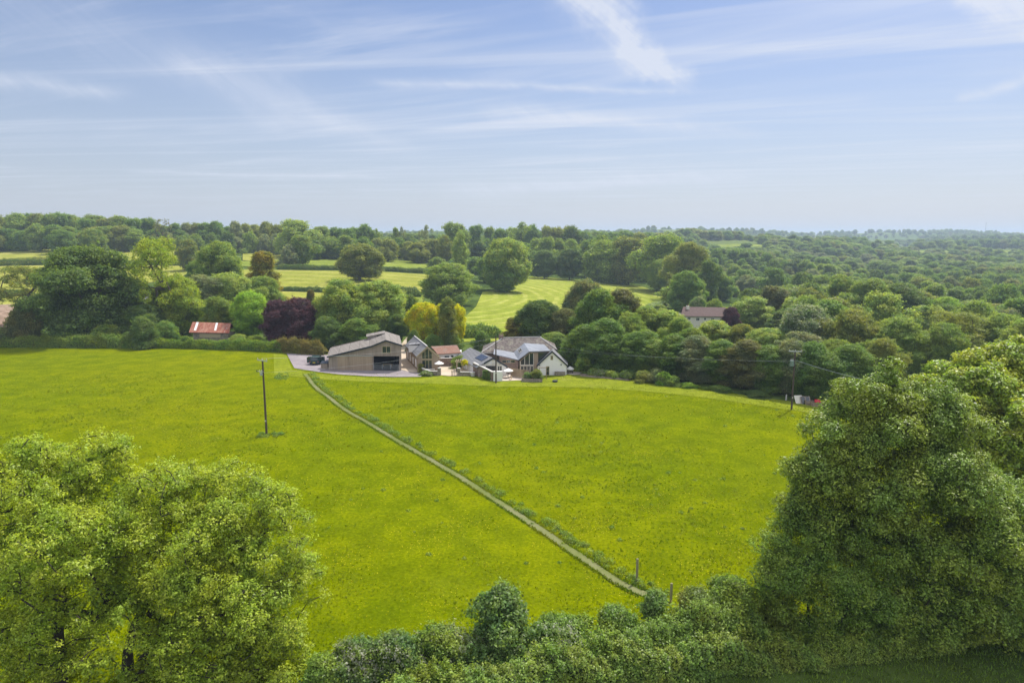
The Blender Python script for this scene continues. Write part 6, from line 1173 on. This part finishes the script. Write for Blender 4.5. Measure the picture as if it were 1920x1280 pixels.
for i_, (x, y, w_, ht, mt, lb_, sd_, lf_, sh_) in enumerate([(940, 1246, 4.2, 5.2, 'sap', 'blue green sycamore sapling standing up from the hedge in the middle', 81, .24, 'oval'), (665, 1285, 4.0, 2.9, 'may', 'pale flowering bush at the left end of the hedge', 82, .18, 'bush'), (740, 1276, 3.8, 3.1, 'sap', 'grey green bush second from the left in the hedge', 83, .18, 'bush'),
    (820, 1268, 3.6, 3.3, 'privet', 'bright green bush left of the tall sapling', 84, .18, 'bush'), (1060, 1238, 3.6, 3.2, 'privet', 'rounded green bush right of the tall sapling', 85, .18, 'oval'), (1225, 1206, 2.0, 3.9, 'sap', 'narrow blue green sapling beside the short post', 86, .18, 'oval'), (1370, 1190, 4.6, 4.2, 'privet', 'large light green bush in the hedge right of the short post', 87, .18, 'bush'),
    (1150, 1222, 3.6, 3.2, 'privet', 'green bush in the hedge below the tall post', 88, .18, 'bush'), (1300, 1205, 3.8, 3.8, 'olive', 'olive bush in the hedge right of the narrow sapling', 89, .18, 'bush'), (612, 1300, 3.0, 2.3, 'privet', 'low green bush at the very left end of the hedge', 90, .18, 'bush'), (1450, 1192, 3.4, 2.6, 'mid', 'low bush where the hedge meets the bright green bush', 91, .18, 'bush')]):
    plant('sapling' if 'sapling' in lb_ else 'shrub', G(x, y), w_, ht, lf_, mt, lb_, 'sapling' if 'sapling' in lb_ else 'shrub', sd_, sh_, 30, cover=2.6)
# ---------------------------------------------------------------- grass, buttercups, weeds (uncountable)
rng = np.random.default_rng(9); poly = POLYS['pasture']
def scatter(n, ylo, yhi, power=1.6):
    v = rng.random(n); Y = ylo * (yhi / ylo) ** (v ** power); X = rng.uniform(-.8, .8, n) * Y
    k = inside(X, Y, poly); return X[k], Y[k]
X, Y = scatter(260000, 30, 150, 1.0); lu = np.sin(X / 3.1 + np.sin(Y / 4.3) * 2) * np.sin(Y / 2.7 + np.sin(X / 5.1) * 2) + .6 * np.sin(X / 9 + Y / 13)
k = rng.random(len(X)) < np.clip(.22 + .3 * lu, .03, .7); 
fp = np.array([(p.x, p.y) for p in dense])
def pathdist(X, Y): 
    d = np.full(len(X), 1e9)
    for a, b in zip(fp[::3], np.r_[fp[3::3], fp[-1:]]):
        ab = b - a; t = np.clip(((X - a[0]) * ab[0] + (Y - a[1]) * ab[1]) / max(1e-6, (ab ** 2).sum()), 0, 1); d = np.minimum(d, np.hypot(X - a[0] - t * ab[0], Y - a[1] - t * ab[1]))
    return d
k &= pathdist(X, Y) > .46; X, Y = X[k], Y[k]; n = len(X); Z = hts(X, Y); a = rng.uniform(0, 6.28, n); hh_ = rng.uniform(.08, .24, n) * (1 + .2 * np.sin(X / 7)); ww = rng.uniform(.05, .13, n) * np.clip(Y / 60, .7, 1.8)
V_ = np.empty((n, 3, 3)); V_[:, 0] = np.stack([X - np.cos(a) * ww, Y - np.sin(a) * ww, Z], 1); V_[:, 1] = np.stack([X + np.cos(a) * ww, Y + np.sin(a) * ww, Z], 1); V_[:, 2] = np.stack([X + rng.normal(size=n) * .12, Y + rng.normal(size=n) * .12, Z + hh_], 1)
M['blades'] = leafmat('meadow_blades', (.13, .175, .002), warm=(1.35, 1.1, .8), var=.15, tr=.5, nscale=.12, lv=.4)
o = link('meadow_grass', np_mesh('meadow_grass', V_.reshape(-1, 3), 3, [M['blades']])); tag(o, 'tall meadow grass tufts in the buttercup field', 'grass', kind='stuff')
X, Y = scatter(110000, 30, 125, 1.0); cl_ = np.sin(X / 4.7 + 2 * np.sin(Y / 7)) * np.sin(Y / 5.3 + 1.7 * np.sin(X / 6)) + .5 * np.sin(X / 1.7) * np.sin(Y / 1.9)
k = (rng.random(len(X)) < np.clip(-.02 + .34 * cl_, .01, .5)) & (pathdist(X, Y) > .8); X, Y = X[k], Y[k]; n = len(X)
P_ = np.stack([X, Y, hts(X, Y) + rng.uniform(.22, .38, n)], 1); N_ = rng.normal(size=(n, 3)) * .4 + np.array([0, -.4, 1])
M['butter'] = plain('buttercup_petals', (.62, .50, .01), .5, .1, 1); o = link('buttercups', np_mesh('buttercups', leaf_quads(rng, P_, N_, .07, 1.0, 0), 4, [M['butter']])); tag(o, 'yellow buttercups scattered through the field', 'buttercups', kind='stuff')
# grass leaning over the edges of the footpath
n = 9000; i_ = rng.integers(0, len(fp) - 1, n); t_ = rng.random((n, 1)); q_ = fp[i_] * (1 - t_) + fp[i_ + 1] * t_; d_ = fp[i_ + 1] - fp[i_]; d_ = d_ / np.maximum(np.hypot(d_[:, 0], d_[:, 1])[:, None], .01); s_ = rng.choice([-1, 1], n)[:, None] * (.42 + .35 * rng.random((n, 1)) ** 2)
q_ = q_ + np.stack([-d_[:, 1], d_[:, 0]], 1) * s_; X, Y = q_[:, 0], q_[:, 1]; Z = hts(X, Y) + .03; a = rng.uniform(0, 6.28, n); ww = rng.uniform(.04, .1, n); V_ = np.empty((n, 3, 3))
V_[:, 0] = np.stack([X - np.cos(a) * ww, Y - np.sin(a) * ww, Z], 1); V_[:, 1] = np.stack([X + np.cos(a) * ww, Y + np.sin(a) * ww, Z], 1); V_[:, 2] = np.stack([X + rng.normal(size=n) * .12, Y + rng.normal(size=n) * .12, Z + rng.uniform(.08, .26, n)], 1)
o = link('path_edge_grass', np_mesh('path_edge_grass', V_.reshape(-1, 3), 3, [M['blades']])); tag(o, 'longer grass leaning over both edges of the footpath', 'grass', kind='stuff')
# darker weeds along the right side of the path and round the lone pole
cs = []
for i in range(0, len(fp) - 1):
    a_, b_ = fp[i], fp[i + 1]; d_ = (b_ - a_) / max(.01, np.hypot(*(b_ - a_))); nn_ = np.array([-d_[1], d_[0]]); nn_ = nn_ if nn_[0] > 0 else -nn_
    for _ in range(2):
        if rng.random() < .55: cs.append((*(a_ + (b_ - a_) * rng.random() + nn_ * rng.uniform(.8, 1.9)), rng.uniform(.3, .75)))
for _ in range(26): cs.append((PA_.x + rng.uniform(-1.2, 2.6), PA_.y + rng.uniform(-1.6, .8), rng.uniform(.25, .5)))
for _ in range(60): q_ = G(rng.uniform(600, 1500), rng.uniform(740, 1080)); cs.append((q_.x, q_.y, rng.uniform(.15, .35)))
for _ in range(40): q_ = G(rng.uniform(516, 540), rng.uniform(700, 712)); cs.append((q_.x, q_.y, rng.uniform(.2, .4)))
Ps, Ns = [], []
for (x, y, r) in cs:
    d_ = unit(rng, int(200 * r)); d_[:, 2] = np.abs(d_[:, 2]); Ps.append(np.array([x, y, h(x, y)]) + d_ * r * np.array([1, 1, .8]) * rng.uniform(.6, 1.1, (len(d_), 1))); Ns.append(d_ + rng.normal(size=d_.shape) * .6)
o = link('weeds', np_mesh('weeds', leaf_quads(rng, np.concatenate(Ps), np.concatenate(Ns), .17, .5), 4, [L['privet']])); tag(o, 'dark docks and weeds beside the footpath', 'weeds', kind='stuff')
# rough grass under the hedge trees at the lower right
X = rng.uniform(11, 60, 60000); Y = rng.uniform(28, 52, 60000); k = rng.random(60000) < .8; X, Y = X[k], Y[k]; n = len(X); Z = hts(X, Y); a = rng.uniform(0, 6.28, n); ww = rng.uniform(.02, .06, n)
k2 = ~inside(X, Y, poly); X, Y, Z, a, ww = X[k2], Y[k2], Z[k2], a[k2], ww[k2]; n = len(X); V_ = np.empty((n, 3, 3)); V_[:, 0] = np.stack([X - np.cos(a) * ww, Y - np.sin(a) * ww, Z], 1); V_[:, 1] = np.stack([X + np.cos(a) * ww, Y + np.sin(a) * ww, Z], 1); V_[:, 2] = np.stack([X + rng.normal(size=n) * .1, Y + rng.normal(size=n) * .1, Z + rng.uniform(.08, .3, n)], 1)
M['blades2'] = leafmat('verge_blades', (.14, .21, .03), var=.3, tr=.3, nscale=.3)
o = link('verge_grass', np_mesh('verge_grass', V_.reshape(-1, 3), 3, [M['blades2']])); tag(o, 'rough grass along the shaded track at the lower right', 'grass', kind='stuff')
